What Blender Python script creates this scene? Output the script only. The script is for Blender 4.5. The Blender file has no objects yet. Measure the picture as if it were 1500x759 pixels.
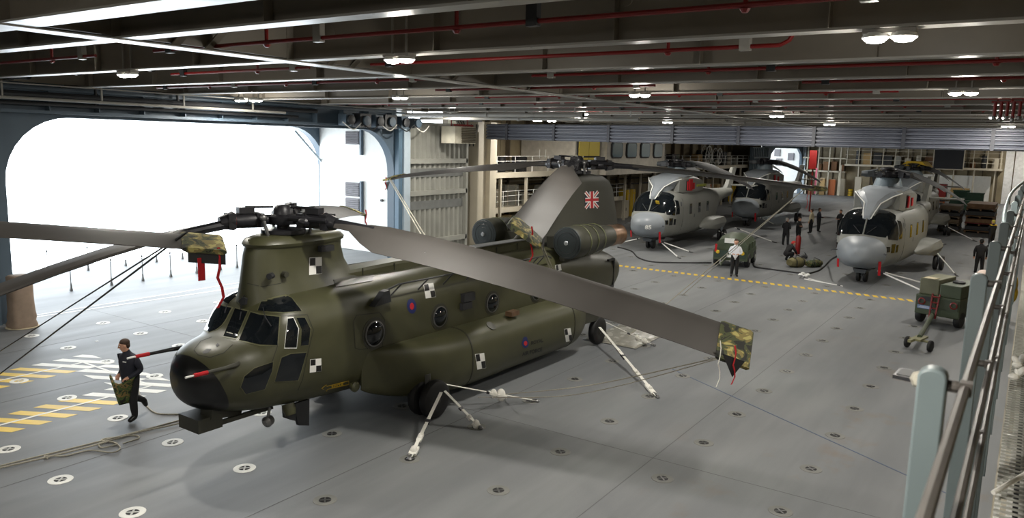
import bpy, bmesh, math, random
import numpy as np
from mathutils import Vector, Matrix
from mathutils.bvhtree import BVHTree
random.seed(7)
SC = bpy.context.scene
COL = SC.collection
pi = math.pi
# ------------------------------------------------------------------ camera, sky, exposure
FPX, CYAW, CPITCH, CROLL, CAMH = 1130.86, 0.590285, 0.1502315, 0.0245489, 6.0801
def cam_rows():
    cy, sy, cp, sp = math.cos(CYAW), math.sin(CYAW), math.cos(CPITCH), math.sin(CPITCH)
    f = Vector((cy*cp, sy*cp, -sp)); r = Vector((sy, -cy, 0)); u = r.cross(f)
    c, s = math.cos(CROLL), math.sin(CROLL)
    return c*r + s*u, -s*r + c*u, f
CR, CU, CF = cam_rows()
CAMP = Vector((0, 0, CAMH))
cd = bpy.data.cameras.new('camera'); co = bpy.data.objects.new('camera', cd); COL.objects.link(co)
cd.sensor_fit = 'HORIZONTAL'; cd.sensor_width = 36; cd.lens = FPX/1500*36; cd.clip_start = .05; cd.clip_end = 600
M = Matrix((CR, CU, -CF)).transposed().to_4x4(); M.translation = CAMP; co.matrix_world = M
SC.camera = co
cd.dof.use_dof = True; cd.dof.focus_distance = 17; cd.dof.aperture_fstop = 4.0
W = bpy.data.worlds.new('overcast_sky'); SC.world = W; W.use_nodes = True
bg = W.node_tree.nodes['Background']; bg.inputs[0].default_value = (.86, .94, 1, 1); bg.inputs[1].default_value = 7.0
SC.view_settings.view_transform = 'Standard'; SC.view_settings.look = 'None'; SC.view_settings.gamma = 1
SC.view_settings.use_curve_mapping = False
SC.view_settings.exposure = 0.0
LAMP_W = 165.0; LAMP_E = 40.0
pl = bpy.data.lights.new('door_portal', 'AREA'); pl.shape = 'RECTANGLE'; pl.size = 18; pl.size_y = 6.4
pl.cycles.is_portal = True
po = bpy.data.objects.new('door_portal', pl); COL.objects.link(po); po.location = (20.2, 27.25, 3.25); po.rotation_euler = (-pi/2, 0, 0)
SC.cycles.max_bounces = 8; SC.cycles.diffuse_bounces = 4; SC.cycles.glossy_bounces = 4
SC.cycles.sample_clamp_indirect = 6; SC.cycles.caustics_reflective = False; SC.cycles.caustics_refractive = False

# ------------------------------------------------------------------ helpers
def ray(px, py):
    return CR*((px-750)/FPX) - CU*((py-379.5)/FPX) + CF
def on(px, py, axis, v):
    d = ray(px, py); i = 'XYZ'.index(axis); t = (v-CAMP[i])/d[i]
    return CAMP + d*t
def G(px, py, z=0.0): return on(px, py, 'Z', z)
def sr(r, g, b):
    return tuple(((c/255)/12.92 if c/255 <= .04045 else ((c/255+.055)/1.055)**2.4) for c in (r, g, b))
MATS = {}
def mat(name, col, rough=.5, metal=0., var=.12, scale=3., bump=0., emit=None, coat=0., stretch=None, spec=.5):
    if name in MATS: return MATS[name]
    m = bpy.data.materials.new(name); m.use_nodes = True; nt = m.node_tree; N = nt.nodes; L = nt.links
    b = N['Principled BSDF']; b.inputs['Roughness'].default_value = rough; b.inputs['Metallic'].default_value = metal
    b.inputs['Specular IOR Level'].default_value = spec
    if coat: b.inputs['Coat Weight'].default_value = coat; b.inputs['Coat Roughness'].default_value = .15
    c = tuple(col)+(1,)
    b.inputs['Base Color'].default_value = c
    if emit: b.inputs['Emission Color'].default_value = tuple(emit[:3])+(1,); b.inputs['Emission Strength'].default_value = emit[3]
    if var:
        tc = N.new('ShaderNodeTexCoord'); mp = N.new('ShaderNodeMapping')
        if stretch: mp.inputs['Scale'].default_value = stretch
        no = N.new('ShaderNodeTexNoise'); no.inputs['Scale'].default_value = scale; no.inputs['Detail'].default_value = 6
        L.new(tc.outputs['Object'], mp.inputs[0]); L.new(mp.outputs[0], no.inputs['Vector'])
        cr = N.new('ShaderNodeValToRGB'); e = cr.color_ramp.elements
        e[0].position = .3; e[1].position = .72
        e[0].color = tuple(x*(1-var) for x in col)+(1,); e[1].color = tuple(min(1, x*(1+var)) for x in col)+(1,)
        L.new(no.outputs[0], cr.inputs[0]); L.new(cr.outputs[0], b.inputs['Base Color'])
        mr = N.new('ShaderNodeMapRange'); mr.inputs[3].default_value = max(.03, rough-.08); mr.inputs[4].default_value = min(1, rough+.1)
        L.new(no.outputs[0], mr.inputs[0]); L.new(mr.outputs[0], b.inputs['Roughness'])
        if bump:
            bp = N.new('ShaderNodeBump'); bp.inputs['Strength'].default_value = bump; bp.inputs['Distance'].default_value = .02
            L.new(no.outputs[0], bp.inputs['Height']); L.new(bp.outputs[0], b.inputs['Normal'])
    MATS[name] = m; return m
def camo_mat(name, cols, scale):
    m = bpy.data.materials.new(name); m.use_nodes = True; nt = m.node_tree; N = nt.nodes; L = nt.links
    b = N['Principled BSDF']; b.inputs['Roughness'].default_value = .75
    tc = N.new('ShaderNodeTexCoord'); no = N.new('ShaderNodeTexNoise'); no.inputs['Scale'].default_value = scale; no.inputs['Detail'].default_value = 2
    no.inputs['Distortion'].default_value = .8
    cr = N.new('ShaderNodeValToRGB'); cr.color_ramp.interpolation = 'CONSTANT'
    ps = (0, .42, .52, .6)
    while len(cr.color_ramp.elements) < len(cols): cr.color_ramp.elements.new(.5)
    for e, p, c in zip(cr.color_ramp.elements, ps, cols): e.position = p; e.color = tuple(c)+(1,)
    L.new(tc.outputs['Object'], no.inputs['Vector']); L.new(no.outputs[0], cr.inputs[0]); L.new(cr.outputs[0], b.inputs['Base Color'])
    MATS[name] = m; return m

def resample(st, n):
    """cubic (Catmull-Rom on x) resampling of rows [x, ...]"""
    st = np.array(st, float); x = st[:, 0]
    m = np.zeros_like(st); m[1:-1] = (st[2:]-st[:-2])/(x[2:]-x[:-2])[:, None]
    m[0] = (st[1]-st[0])/(x[1]-x[0]); m[-1] = (st[-1]-st[-2])/(x[-1]-x[-2])
    out = []
    for i in range(len(x)-1):
        k = max(1, int(round(n*(x[i+1]-x[i])/(x[-1]-x[0])))); k = max(k, 2)
        for j in range(k):
            t = j/k; h = x[i+1]-x[i]
            out.append((2*t**3-3*t*t+1)*st[i]+(t**3-2*t*t+t)*h*m[i]+(-2*t**3+3*t*t)*st[i+1]+(t**3-t*t)*h*m[i+1])
    out.append(st[-1]); return out

class MB:
    def __init__(s): s.v = []; s.f = []; s.mi = []
    def add(s, v, f, mi=0):
        o = len(s.v); s.v += [tuple(p) for p in v]; s.f += [tuple(i+o for i in q) for q in f]; s.mi += [mi]*len(f); return s
    def box(s, c, d, rz=0, mi=0, R=None):
        x, y, z = (k/2 for k in d); c = Vector(c); R = R or Matrix.Rotation(rz, 3, 'Z')
        v = [c+R @ Vector((a*x, b*y, e*z)) for a in (-1, 1) for b in (-1, 1) for e in (-1, 1)]
        return s.add(v, [(0, 1, 3, 2), (4, 6, 7, 5), (0, 4, 5, 1), (2, 3, 7, 6), (0, 2, 6, 4), (1, 5, 7, 3)], mi)
    def b2(s, lo, hi, mi=0):
        lo = Vector(lo); hi = Vector(hi); return s.box((lo+hi)/2, hi-lo, 0, mi)
    def bar(s, p, q, w, h, mi=0, up=(0, 0, 1)):
        p = Vector(p); q = Vector(q); d = q-p
        x = d.normalized(); u = Vector(up)
        if abs(x.dot(u)) > .95: u = Vector((1, 0, 0))
        y = u.cross(x).normalized(); z = x.cross(y); R = Matrix((x, y, z)).transposed()
        return s.box((p+q)/2, (d.length, w, h), R=R, mi=mi)
    def rings(s, rs, cap=True, closed=True, mi=0):
        n = len(rs[0]); o = len(s.v); f = []
        for r in rs: s.v += [tuple(p) for p in r]
        for i in range(len(rs)-1):
            for j in range(n if closed else n-1):
                k = (j+1) % n; f.append((o+i*n+j, o+i*n+k, o+(i+1)*n+k, o+(i+1)*n+j))
        if cap: f.append(tuple(o+j for j in reversed(range(n)))); f.append(tuple(o+(len(rs)-1)*n+j for j in range(n)))
        s.f += f; s.mi += [mi]*len(f); return s
    def tube(s, pts, r, n=8, mi=0, cap=True):
        pts = [Vector(p) for p in pts]; rr = r if isinstance(r, (list, tuple)) else [r]*len(pts)
        rs = []; pu = None
        for i, p in enumerate(pts):
            d = (pts[min(i+1, len(pts)-1)]-pts[max(i-1, 0)])
            d = d.normalized() if d.length > 1e-9 else Vector((0, 0, 1))
            if pu is None: pu = Vector((0, 0, 1)) if abs(d.z) < .9 else Vector((1, 0, 0))
            a = pu.cross(d)
            if a.length < 1e-4: a = Vector((1, 0, 0)).cross(d)
            a.normalize(); b = d.cross(a); pu = b
            rs.append([p+(a*math.cos(2*pi*k/n)+b*math.sin(2*pi*k/n))*rr[i] for k in range(n)])
        return s.rings(rs, cap, True, mi)
    def lathe(s, prof, c=(0, 0, 0), axis=(0, 0, 1), n=20, mi=0, cap=True):
        ax = Vector(axis).normalized(); a = ax.orthogonal().normalized(); b = ax.cross(a); c = Vector(c)
        return s.rings([[c+ax*h+(a*math.cos(2*pi*k/n)+b*math.sin(2*pi*k/n))*max(r, 1e-4) for k in range(n)] for r, h in prof], cap, True, mi)
    def ell(s, c, r, n=12, m=8, mi=0, R=None):
        c = Vector(c); R = R or Matrix.Identity(3); rs = []
        for i in range(m+1):
            t = -pi/2+pi*i/m; t = max(-1.53, min(1.53, t))
            rs.append([c+R @ Vector((r[0]*math.cos(t)*math.cos(2*pi*k/n), r[1]*math.cos(t)*math.sin(2*pi*k/n), r[2]*math.sin(t))) for k in range(n)])
        return s.rings(rs, True, True, mi)
    def prism(s, poly, axis, lo, hi, mi=0):
        """poly in the two other axes (cyclic order x,y,z)"""
        i = 'xyz'.index(axis)
        def P(p, h):
            q = [0, 0, 0]; o = [k for k in range(3) if k != i]; q[o[0]] = p[0]; q[o[1]] = p[1]; q[i] = h; return q
        return s.rings([[P(p, lo) for p in poly], [P(p, hi) for p in poly]], True, True, mi)
    def build(s, name, m, parent=None, ang=35, loc=None, fix=True):
        me = bpy.data.meshes.new(name); me.from_pydata(s.v, [], s.f)
        ms = m if isinstance(m, (list, tuple)) else [m]
        for k in ms: me.materials.append(k)
        me.polygons.foreach_set('material_index', s.mi)
        if fix:
            bm = bmesh.new(); bm.from_mesh(me); bmesh.ops.recalc_face_normals(bm, faces=bm.faces); bm.to_mesh(me); bm.free()
        if ang:
            me.polygons.foreach_set('use_smooth', [True]*len(me.polygons)); me.set_sharp_from_angle(angle=math.radians(ang))
        me.update()
        o = bpy.data.objects.new(name, me); COL.objects.link(o)
        if parent: o.parent = parent
        if loc: o.location = loc
        return o
def tag(o, label=None, cat=None, group=None, kind=None):
    if label: o['label'] = label
    if cat: o['category'] = cat
    if group: o['group'] = group
    if kind: o['kind'] = kind
    return o
def empty(name, loc=(0, 0, 0), rz=0, label=None, cat=None, group=None):
    o = bpy.data.objects.new(name, None); COL.objects.link(o); o.location = loc; o.rotation_euler = (0, 0, rz); o.empty_display_size = .2
    return tag(o, label, cat, group)
def copy_tree(o, parent=None):
    c = o.copy(); COL.objects.link(c); c.parent = parent
    for ch in o.children: copy_tree(ch, c)
    return c
def inst(src, parent=None, name=None, loc=None, rz=None):
    o = src.copy(); COL.objects.link(o); o.parent = parent
    if name: o.name = name
    if loc is not None: o.location = loc
    if rz is not None: o.rotation_euler = (0, 0, rz)
    return o
def solid(o, t):
    md = o.modifiers.new('thickness', 'SOLIDIFY'); md.thickness = t; md.offset = 0; return o
def bev(o, w=.02, seg=2):
    md = o.modifiers.new('bevel', 'BEVEL'); md.width = w; md.segments = seg; md.limit_method = 'ANGLE'; md.angle_limit = math.radians(40); return o
def catmull(pts, k=6):
    pts = [Vector(p) for p in pts]; out = []
    for i in range(len(pts)-1):
        p0, p1, p2, p3 = pts[max(i-1, 0)], pts[i], pts[i+1], pts[min(i+2, len(pts)-1)]
        for j in range(k):
            t = j/k
            out.append(.5*((2*p1)+(p2-p0)*t+(2*p0-5*p1+4*p2-p3)*t*t+(3*p1-p0-3*p2+p3)*t**3))
    out.append(pts[-1]); return out
def textmesh(txt, size):
    cu = bpy.data.curves.new('txt', 'FONT'); cu.body = txt; cu.size = size; cu.align_x = 'CENTER'; cu.align_y = 'CENTER'; cu.resolution_u = 3; cu.offset = size*.035
    o = bpy.data.objects.new('txt', cu); COL.objects.link(o)
    dg = bpy.context.evaluated_depsgraph_get(); me = bpy.data.meshes.new_from_object(o.evaluated_get(dg))
    v = [p.co.copy() for p in me.vertices]; f = [tuple(p.vertices) for p in me.polygons]
    bpy.data.objects.remove(o); bpy.data.meshes.remove(me); return v, f
# ------------------------------------------------------------------ materials
m_ceil = mat('deckhead_paint', sr(124, 118, 108), .42, var=.1, scale=1.2)
m_flange = mat('flange_paint', sr(156, 154, 148), .3, var=.06, scale=2)  # lighter than the deckhead, suggesting window light reflected by the flanges
m_wallblue = mat('blue_grey_wall_paint', sr(80, 96, 110), .5, var=.08, scale=1)
m_jamb = mat('pale_blue_jamb_paint', sr(176, 190, 200), .5, var=.05)
m_white = mat('white_paint', sr(226, 226, 222), .5, var=.04)
m_cream = mat('cream_paint', sr(186, 178, 160), .55, var=.1, scale=.8)
m_panel = mat('panel_grey_paint', sr(152, 152, 144), .45, var=.12, scale=1.1)
m_dark = mat('dark_steel', sr(40, 41, 44), .5, var=.2)
m_black = mat('black_rubber', sr(22, 22, 23), .6, var=.2)
m_steel = mat('worn_steel', sr(120, 120, 120), .35, .7, var=.2)
m_red = mat('red_paint', sr(118, 18, 16), .4, var=.12)
m_redcloth = mat('red_cloth', sr(176, 20, 30), .8, var=.1)
m_yellow = mat('yellow_paint', sr(212, 176, 40), .6, var=.1)
m_hatchy = mat('pale_yellow_deck_paint', sr(222, 192, 92), .5, var=.12, scale=2)
m_hatchw = mat('white_paint_and_glare', sr(222, 222, 216), .5, var=.1, scale=2)
m_blueline = mat('blue_line_paint', sr(70, 84, 110), .6, var=.1)
m_shut = mat('shutter_grey_paint', sr(106, 110, 122), .38, var=.12, scale=.8)
m_glass = mat('dark_glass', (.006, .008, .010), .06, var=0, spec=.6)
m_ropes = mat('pale_rope', sr(170, 165, 150), .8, var=.15, scale=30)
m_strapw = mat('white_webbing', sr(226, 224, 216), .7, var=.08, scale=20)
m_cablebk = mat('black_cable', sr(28, 28, 30), .5, var=.1)
m_lamp = mat('lamp_diffuser', (1, 1, 1), .4, var=0, emit=(1, .96, .88, LAMP_E))
m_wood = mat('pallet_wood', sr(150, 116, 78), .75, var=.2, scale=6, stretch=(1, 6, 6))
m_gse = mat('olive_equipment_paint', sr(64, 74, 54), .5, var=.15)
m_grn = mat('dark_green_paint', sr(40, 78, 58), .5, var=.15)
camo_mat('camouflage_cloth', [sr(26, 26, 22), sr(60, 64, 36), sr(112, 100, 56), sr(150, 142, 84)], 5)
camo_mat('woodland_camouflage', [sr(24, 26, 20), sr(66, 84, 40), sr(120, 98, 56), sr(48, 62, 32)], 8)

ordw = 'first second third fourth fifth sixth seventh eighth ninth tenth eleventh twelfth thirteenth fourteenth fifteenth sixteenth'.split()
# deck floor: grey non-slip paint with long streaks, seams and rust stains
def floor_mat():
    m = bpy.data.materials.new('grey_deck_paint'); m.use_nodes = True; nt = m.node_tree; N = nt.nodes; L = nt.links
    b = N['Principled BSDF']; tc = N.new('ShaderNodeTexCoord')
    def noise(sc, stretch, det=6, rough=.55):
        mp = N.new('ShaderNodeMapping'); mp.inputs['Scale'].default_value = stretch
        n = N.new('ShaderNodeTexNoise'); n.inputs['Scale'].default_value = sc; n.inputs['Detail'].default_value = det; n.inputs['Roughness'].default_value = rough
        L.new(tc.outputs['Object'], mp.inputs[0]); L.new(mp.outputs[0], n.inputs['Vector']); return n.outputs[0]
    def ramp(src, a, ca, c, cc):
        r = N.new('ShaderNodeValToRGB'); e = r.color_ramp.elements; e[0].position = a; e[0].color = ca; e[1].position = c; e[1].color = cc
        L.new(src, r.inputs[0]); return r.outputs[0]
    def mix(f, a, c, mode='MIX'):
        x = N.new('ShaderNodeMix'); x.data_type = 'RGBA'; x.blend_type = mode
        if isinstance(f, (int, float)): x.inputs[0].default_value = f
        else: L.new(f, x.inputs[0])
        for i, s in ((6, a), (7, c)):
            if isinstance(s, tuple): x.inputs[i].default_value = s
            else: L.new(s, x.inputs[i])
        return x.outputs[2]
    c1 = sr(107, 110, 113)+(1,); c2 = sr(128, 130, 131)+(1,)
    base = ramp(noise(.35, (.35, 1, 1)), .35, c1, .7, c2)
    st = ramp(noise(1.2, (.12, 1.6, 1), 8), .42, (.86, .86, .87, 1), .6, (1, 1, 1, 1))
    col = mix(.7, base, st, 'MULTIPLY')
    rmask = ramp(noise(.55, (1, 1, 1), 7, .65), .58, (0, 0, 0, 1), .75, (1, 1, 1, 1))
    sx = N.new('ShaderNodeSeparateXYZ'); L.new(tc.outputs['Object'], sx.inputs[0])
    mr = N.new('ShaderNodeMapRange'); mr.inputs[1].default_value = 6.5; mr.inputs[2].default_value = 2.5; L.new(sx.outputs[1], mr.inputs[0])
    mu = N.new('ShaderNodeMath'); mu.operation = 'MULTIPLY'; L.new(rmask, mu.inputs[0]); L.new(mr.outputs[0], mu.inputs[1])
    m2 = N.new('ShaderNodeMath'); m2.operation = 'MULTIPLY'; m2.inputs[1].default_value = .55; L.new(mu.outputs[0], m2.inputs[0])
    col = mix(m2.outputs[0], col, sr(120, 92, 62)+(1,))
    fine = ramp(noise(60, (1, 1, 1), 3), .3, (.93, .93, .93, 1), .7, (1.0, 1.0, 1.0, 1))
    col = mix(1, col, fine, 'MULTIPLY')
    L.new(col, b.inputs['Base Color'])
    rr = N.new('ShaderNodeMapRange'); rr.inputs[3].default_value = .42; rr.inputs[4].default_value = .66
    L.new(noise(.9, (.2, 1.2, 1), 5), rr.inputs[0]); L.new(rr.outputs[0], b.inputs['Roughness'])
    bp = N.new('ShaderNodeBump'); bp.inputs['Strength'].default_value = .12; bp.inputs['Distance'].default_value = .01
    L.new(noise(110, (1, 1, 1), 2), bp.inputs['Height']); L.new(bp.outputs[0], b.inputs['Normal'])
    return m
m_floor = floor_mat()

def struct(o, parent=None): return tag(o, kind='structure') if not parent else o
WY = 26.8      # inner face of the port side
# ---- floor
floor = tag(MB().b2((-24, -3, -.3), (113, WY+3.9, 0)).build('floor', m_floor, ang=0), kind='structure')
for y in (5.1, 9.4, 13.6, 18.2, 22.4):           # weld seams between deck plates
    MB().b2((-6, y+.55, .0), (112, y+.566, .0025)).build('deck_seam', mat('seam_grey', sr(90, 91, 93), .6, var=.1), floor)
for x in (13.6, 48): MB().b2((x, 0, .0), (x+.009, WY, .0022)).build('deck_seam', MATS['seam_grey'], floor)
p = G(985, 541); q = G(1400, 729)
MB().bar((p.x, p.y, .002), (q.x, q.y, .002), .035, .003).build('blue_line', m_blueline, floor)
# tie-down sockets: a painted ring, a dark pot and a cross bar
def socket(white):
    r = MB().lathe([(.105, .0), (.105, .006), (.2, .006), (.205, .0)], n=20, cap=False).build('tie_down_socket', m_hatchw if white else mat('dull_ring_paint', sr(116, 116, 112), .6, var=.2), floor)
    MB().lathe([(.0, .001), (.105, .001), (.106, .0035)], n=18, cap=False).build('socket_pot', m_black, r)
    MB().box((0, 0, .005), (.2, .03, .008), pi/4).box((0, 0, .005), (.2, .03, .008), -pi/4).build('cross_bar', m_steel if not white else mat('white_bar', sr(190, 190, 186), .5), r)
    return r
sw, sd = socket(True), socket(False)
first = {True: True, False: True}
for i in range(26):
    for j in range(12):
        x, y = 4.18+2.15*i+(.05 if j % 3 else -.03), .85+2.14*j
        if y < 1 or i > 24 or (x > 36 and (i+j) % 2): continue
        d = Vector((x, y, 0))-CAMP; dep = d.dot(CF)
        if dep < 2 or abs(d.dot(CR)/dep) > .69 or -d.dot(CU)/dep > .36: continue
        white = y > 11.3+max(0, (x-9))*.85 and x < 30
        src = sw if white else sd
        if first[white]: first[white] = False; o = src; o.location = (x, y, 0)
        else:
            o = inst(src, floor, loc=(x, y, 0))
            for c in src.children: inst(c, o)
# yellow hatching, white lines by the lift; door glare coloured into stripes as white
hx = MB(); hk = MB()
def hatch_band(poly, sx, sy, n0, n1, mb, in_glare):
    """45-ish degree stripes clipped to a convex polygon"""
    dv = Vector((.62, -1.17)).normalized(); nv = Vector((-dv.y, dv.x))
    for k in range(n0, n1):
        o = Vector((sx, sy))+Vector((.525, 0))*k
        def clip(P, a, c):
            out = []
            for i in range(len(P)):
                A, B = P[i], P[(i+1) % len(P)]; da = (A-o).dot(a)-c; db = (B-o).dot(a)-c
                if da <= 0: out.append(A)
                if da*db < 0: out.append(A+(B-A)*(da/(da-db)))
            return out
        P = [Vector(p) for p in poly]
        P = clip(P, nv, .118)
        if len(P) > 2: P = clip(P, -nv, .118)
        if len(P) > 2:
            mm = m_hatchw if in_glare(sum((p.x for p in P))/len(P)) else m_hatchy  # white stands for yellow washed out by the door glare
            v = [(p.x, p.y, .0) for p in P]+[(p.x, p.y, .003) for p in P]; n = len(P)
            MB().add(v, [tuple(range(n, 2*n))]+[(i, (i+1) % n, n+(i+1) % n, n+i) for i in range(n)]).build('hatch_stripe', mm, floor, ang=0)
hatch_band([(4.5, 16.7), (10.7, 16.7), (10.7, 17.88), (4.5, 17.88)], 4, 17.3, -2, 16, hx, lambda x: x > 8.9)
hatch_band([(4.5, 19.85), (10.7, 19.85), (10.7, 21.25), (4.5, 21.25)], 4, 20.5, -2, 16, hx, lambda x: x > 9.6)
hatch_band([(9.63, 17.88), (10.7, 17.88), (10.7, 19.85), (9.63, 19.85)], 4, 18.9, 6, 20, hx, lambda x: True)
for a, b_ in (((4.5, 17.3), (10.2, 17.3)), ((10.2, 17.3), (10.2, 20.5)), ((10.2, 20.5), (4.5, 20.5))):
    MB().bar(a+(.004,), b_+(.004,), .07, .003).build('hatch_line', m_hatchw, floor)
# stripe line under the division shutter
for k in range(46):
    y = 2.6+k*.33
    if y > 17.2: break
    mb = MB().prism([(35.05, y), (35.5, y+.16), (35.5, y+.35), (35.05, y+.19)], 'z', 0, .003)
    mb.build('stripe_mark', m_yellow, floor, ang=0)
# lift platform beyond the port door
lift = tag(MB().b2((7, WY+3.95, -.3), (34, WY+9.5, -.03)).build('trim_1', m_floor, ang=0), kind='structure')
MB().b2((9, WY+.25, .0), (29.2, WY+.33, .004)).build('edge_line', m_hatchw, floor)
MB().b2((11.5, 22.3, .0), (11.58, 22.38, .004)).build('edge_mark', m_hatchw, floor)
p, q = G(50, 465), G(350, 421)
MB().bar((p.x, p.y, .002), (27.5, p.y+(q.y-p.y)/(q.x-p.x)*(27.5-p.x), .002), .09, .004).build('threshold_line', m_hatchw, floor)
# thin stanchions round the lift edge
st = MB().tube([(0, 0, 0), (0, 0, 1.05)], .016, 6).lathe([(.06, 0), (.06, .05), (.035, .16), (.03, .3)], n=8).build('lift_stanchion', m_steel)
hd = MB().lathe([(.035, 0), (.035, .08)], (0, 0, 1.0), n=8).build('stanchion_cap', m_dark, st)
tag(st, 'thin steel stanchion standing along the edge of the outside lift', 'stanchion', 'safety stanchions round the lift edge')
k = 0
for px, py in ((104, 418), (163, 409), (209, 402), (250, 398), (288, 392), (323, 389), (347, 382), (130, 410), (72, 424), (185, 405), (230, 400), (268, 395)):
    P = on(px, py, 'Y', 30.3 if k < 7 else 34.5)
    o = st if k == 0 else copy_tree(st); o.location = (P.x, P.y, 0 if k < 7 else -.03); k += 1
    tag(o, 'thin steel stanchion on the %s edge of the outside lift, %s from the left' % ('near' if k <= 7 else 'far', ordw[k-1 if k <= 7 else k-8]))

# ---- port side wall with the big rounded door opening
def rrect(x0, x1, z0, z1, r, n=8):
    out = []
    for cx, cz, a0 in ((x1-r, z1-r, 0), (x0+r, z1-r, pi/2)):
        out += [(cx+r*math.cos(a0+pi/2*i/n), cz+r*math.sin(a0+pi/2*i/n)) for i in range(n+1)]
    return [(x1, z0)]+out+[(x0, z0)]
def wall_open(name, m, X0, X1, Z1, op, y0, y1, parent=None):
    """wall in the XZ plane with an opening that reaches the floor"""
    mb = MB(); n = len(op)
    outer = [(X1, 0)]
    for (x, z) in op[1:-1]:
        cx = (op[0][0]+op[-1][0])/2
        k = (x-cx)/((op[0][0]-op[-1][0])/2); t = z/6.5
        if t < .72: outer.append((X1 if k > 0 else X0, z))
        else: outer.append((cx+(X1-cx)*max(-1, min(1, k*1.05)) if abs(k) < .95 else (X1 if k > 0 else X0), Z1))
    outer.append((X0, 0))
    rs = [[(x, y0, z) for x, z in op], [(x, y0, z) for x, z in outer], [(x, y1, z) for x, z in outer], [(x, y1, z) for x, z in op]]
    N_ = len(op)
    v = [p for r in rs for p in r]; f = []
    for i in range(4):
        for j in range(N_-1):
            a, b_ = i*N_+j, ((i+1) % 4)*N_+j; f.append((a, a+1, b_+1, b_))
    mb.add(v, f); return mb.build(name, m, parent, ang=20)
wl = tag(wall_open('wall_left', m_wallblue, 10.2, 29.3, 8.6, rrect(11.3, 29.12, 0, 6.52, 2.1), WY, WY+.45), kind='structure')
outerw = tag(wall_open('wall_outer', m_wallblue, 4, 33.0, 8.6, rrect(8, 30.55, 0, 6.62, 2.3), 33.4, 33.9), kind='structure')
MB().bar((28.4, 33.3, 6.4), (30.4, 33.3, 4.6), .06, .12).build('bracket', m_jamb, outerw)
MB().b2((10.15, WY-.25, 0), (11.2, WY, 7.4)).b2((10.5, WY-.4, 0), (10.75, WY-.25, 7.4)).build('door_post', m_wallblue, wl)
MB().b2((29.14, WY-.3, 0), (29.42, WY, 6.6)).build('door_post', mat('deep_blue_paint', sr(88, 112, 130), .5, var=.08), wl)
MB().b2((29.42, WY-.42, 0), (29.88, WY, 6.75)).build('door_post', m_jamb, wl)
MB().b2((-24, WY, 0), (10.15, WY+.45, 8.6)).build('wall_plate', m_wallblue, wl)
# lintel girder with plates
MB().b2((-6, WY-.35, 6.62), (29.9, WY-.02, 6.72)).b2((-6, WY-.35, 7.35), (29.9, WY-.02, 7.42)).build('lintel', m_wallblue, wl)
for i in range(12): MB().b2((11+i*1.6, WY-.33, 6.72), (11.04+i*1.6, WY-.02, 7.35)).build('lintel_web', m_wallblue, wl)
# wall of the lift well with louvred vents
sw_ = tag(MB().b2((30.2, WY+.45, 0), (30.6, 33.4, 8.6)).build('wall_lift', m_white, ang=0), kind='structure')
for (y0, y1, z0, z1) in ((30.25, 31.25, 5.75, 6.45), (30.25, 31.3, 2.95, 3.7), (30.25, 31.3, 2.05, 2.85)):
    v = MB().b2((30.12, y0, z0), (30.2, y1, z1)).build('vent', mat('vent_grey', sr(120, 118, 122), .6), sw_)
    mb = MB()
    for k in range(7): mb.box((30.1, (y0+y1)/2, z0+.06+k*(z1-z0-.1)/6.5), (.05, y1-y0-.06, .05), R=Matrix.Rotation(.5, 3, 'Y'))
    mb.build('louvre', MATS['vent_grey'], v)
for (y, z) in ((30.05, 6.1), (30.05, 2.9)): MB().b2((30.02, y-.06, z-.9), (30.2, y+.06, z+.9)).build('cable_tray', m_wallblue, sw_)
MB().lathe([(.07, 0), (.07, .12)], (30.2, 28.6, 2.85), (-1, 0, 0), 10).build('valve', m_dark, sw_)
# panelled stowed door beside the jamb
dr = tag(MB().b2((29.88, WY, 0), (34.9, WY+.4, 7.0)).build('door_1', m_panel, ang=0), kind='structure')
for i in range(12):
    x = 29.98+i*.41
    MB().prism([(x, WY), (x+.1, WY-.14), (x+.26, WY-.14), (x+.36, WY)], 'z', .1, 6.85).build('corrugation', m_panel, dr, ang=15)
for z in (.75, 3.35, 5.02): MB().b2((29.9, WY-.3, z-.09), (34.85, WY-.02, z+.09)).b2((29.9, WY-.3, z-.09), (34.85, WY-.26, z-.16)).build('door_rail', m_panel, dr)
MB().b2((34.72, WY-.3, 0), (34.9, WY, 6.9)).build('door_rail', m_panel, dr)
for z in (2.9, 4.6): MB().b2((30, WY-.155, z-.45), (34.6, WY-.142, z)).build('darker_band', mat('darker_grey_band', sr(112, 114, 112), .5), dr)  # plain darker grey bands across the corrugations
rec = tag(MB().b2((34.9, WY+.9, 0), (36.0, WY+1.2, 8.6)).b2((34.85, WY+.4, 0), (34.95, WY+1, 8.6)).build('wall_recess', m_cream, ang=0), kind='structure')
MB().b2((35.1, WY+.8, 0), (35.75, WY+.9, 2.1)).build('small_door', mat('grey_door', sr(120, 118, 110), .5), rec)
colm = tag(MB().b2((35.75, WY-.3, 0), (36.35, WY+1.2, 7.2)).b2((36.35, WY-.05, 0), (36.95, WY+1.2, 7.2)).b2((36.95, WY-.35, 0), (37.4, WY+1.2, 7.2)).b2((37.4, WY, 0), (38.1, WY+1.2, 7.2)).build('trim_2', m_cream, ang=0), kind='structure')
MB().tube([(35.68, WY-.4, 0.2), (35.68, WY-.4, 6.6)], .05, 8).build('conduit', m_cream, colm)
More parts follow.
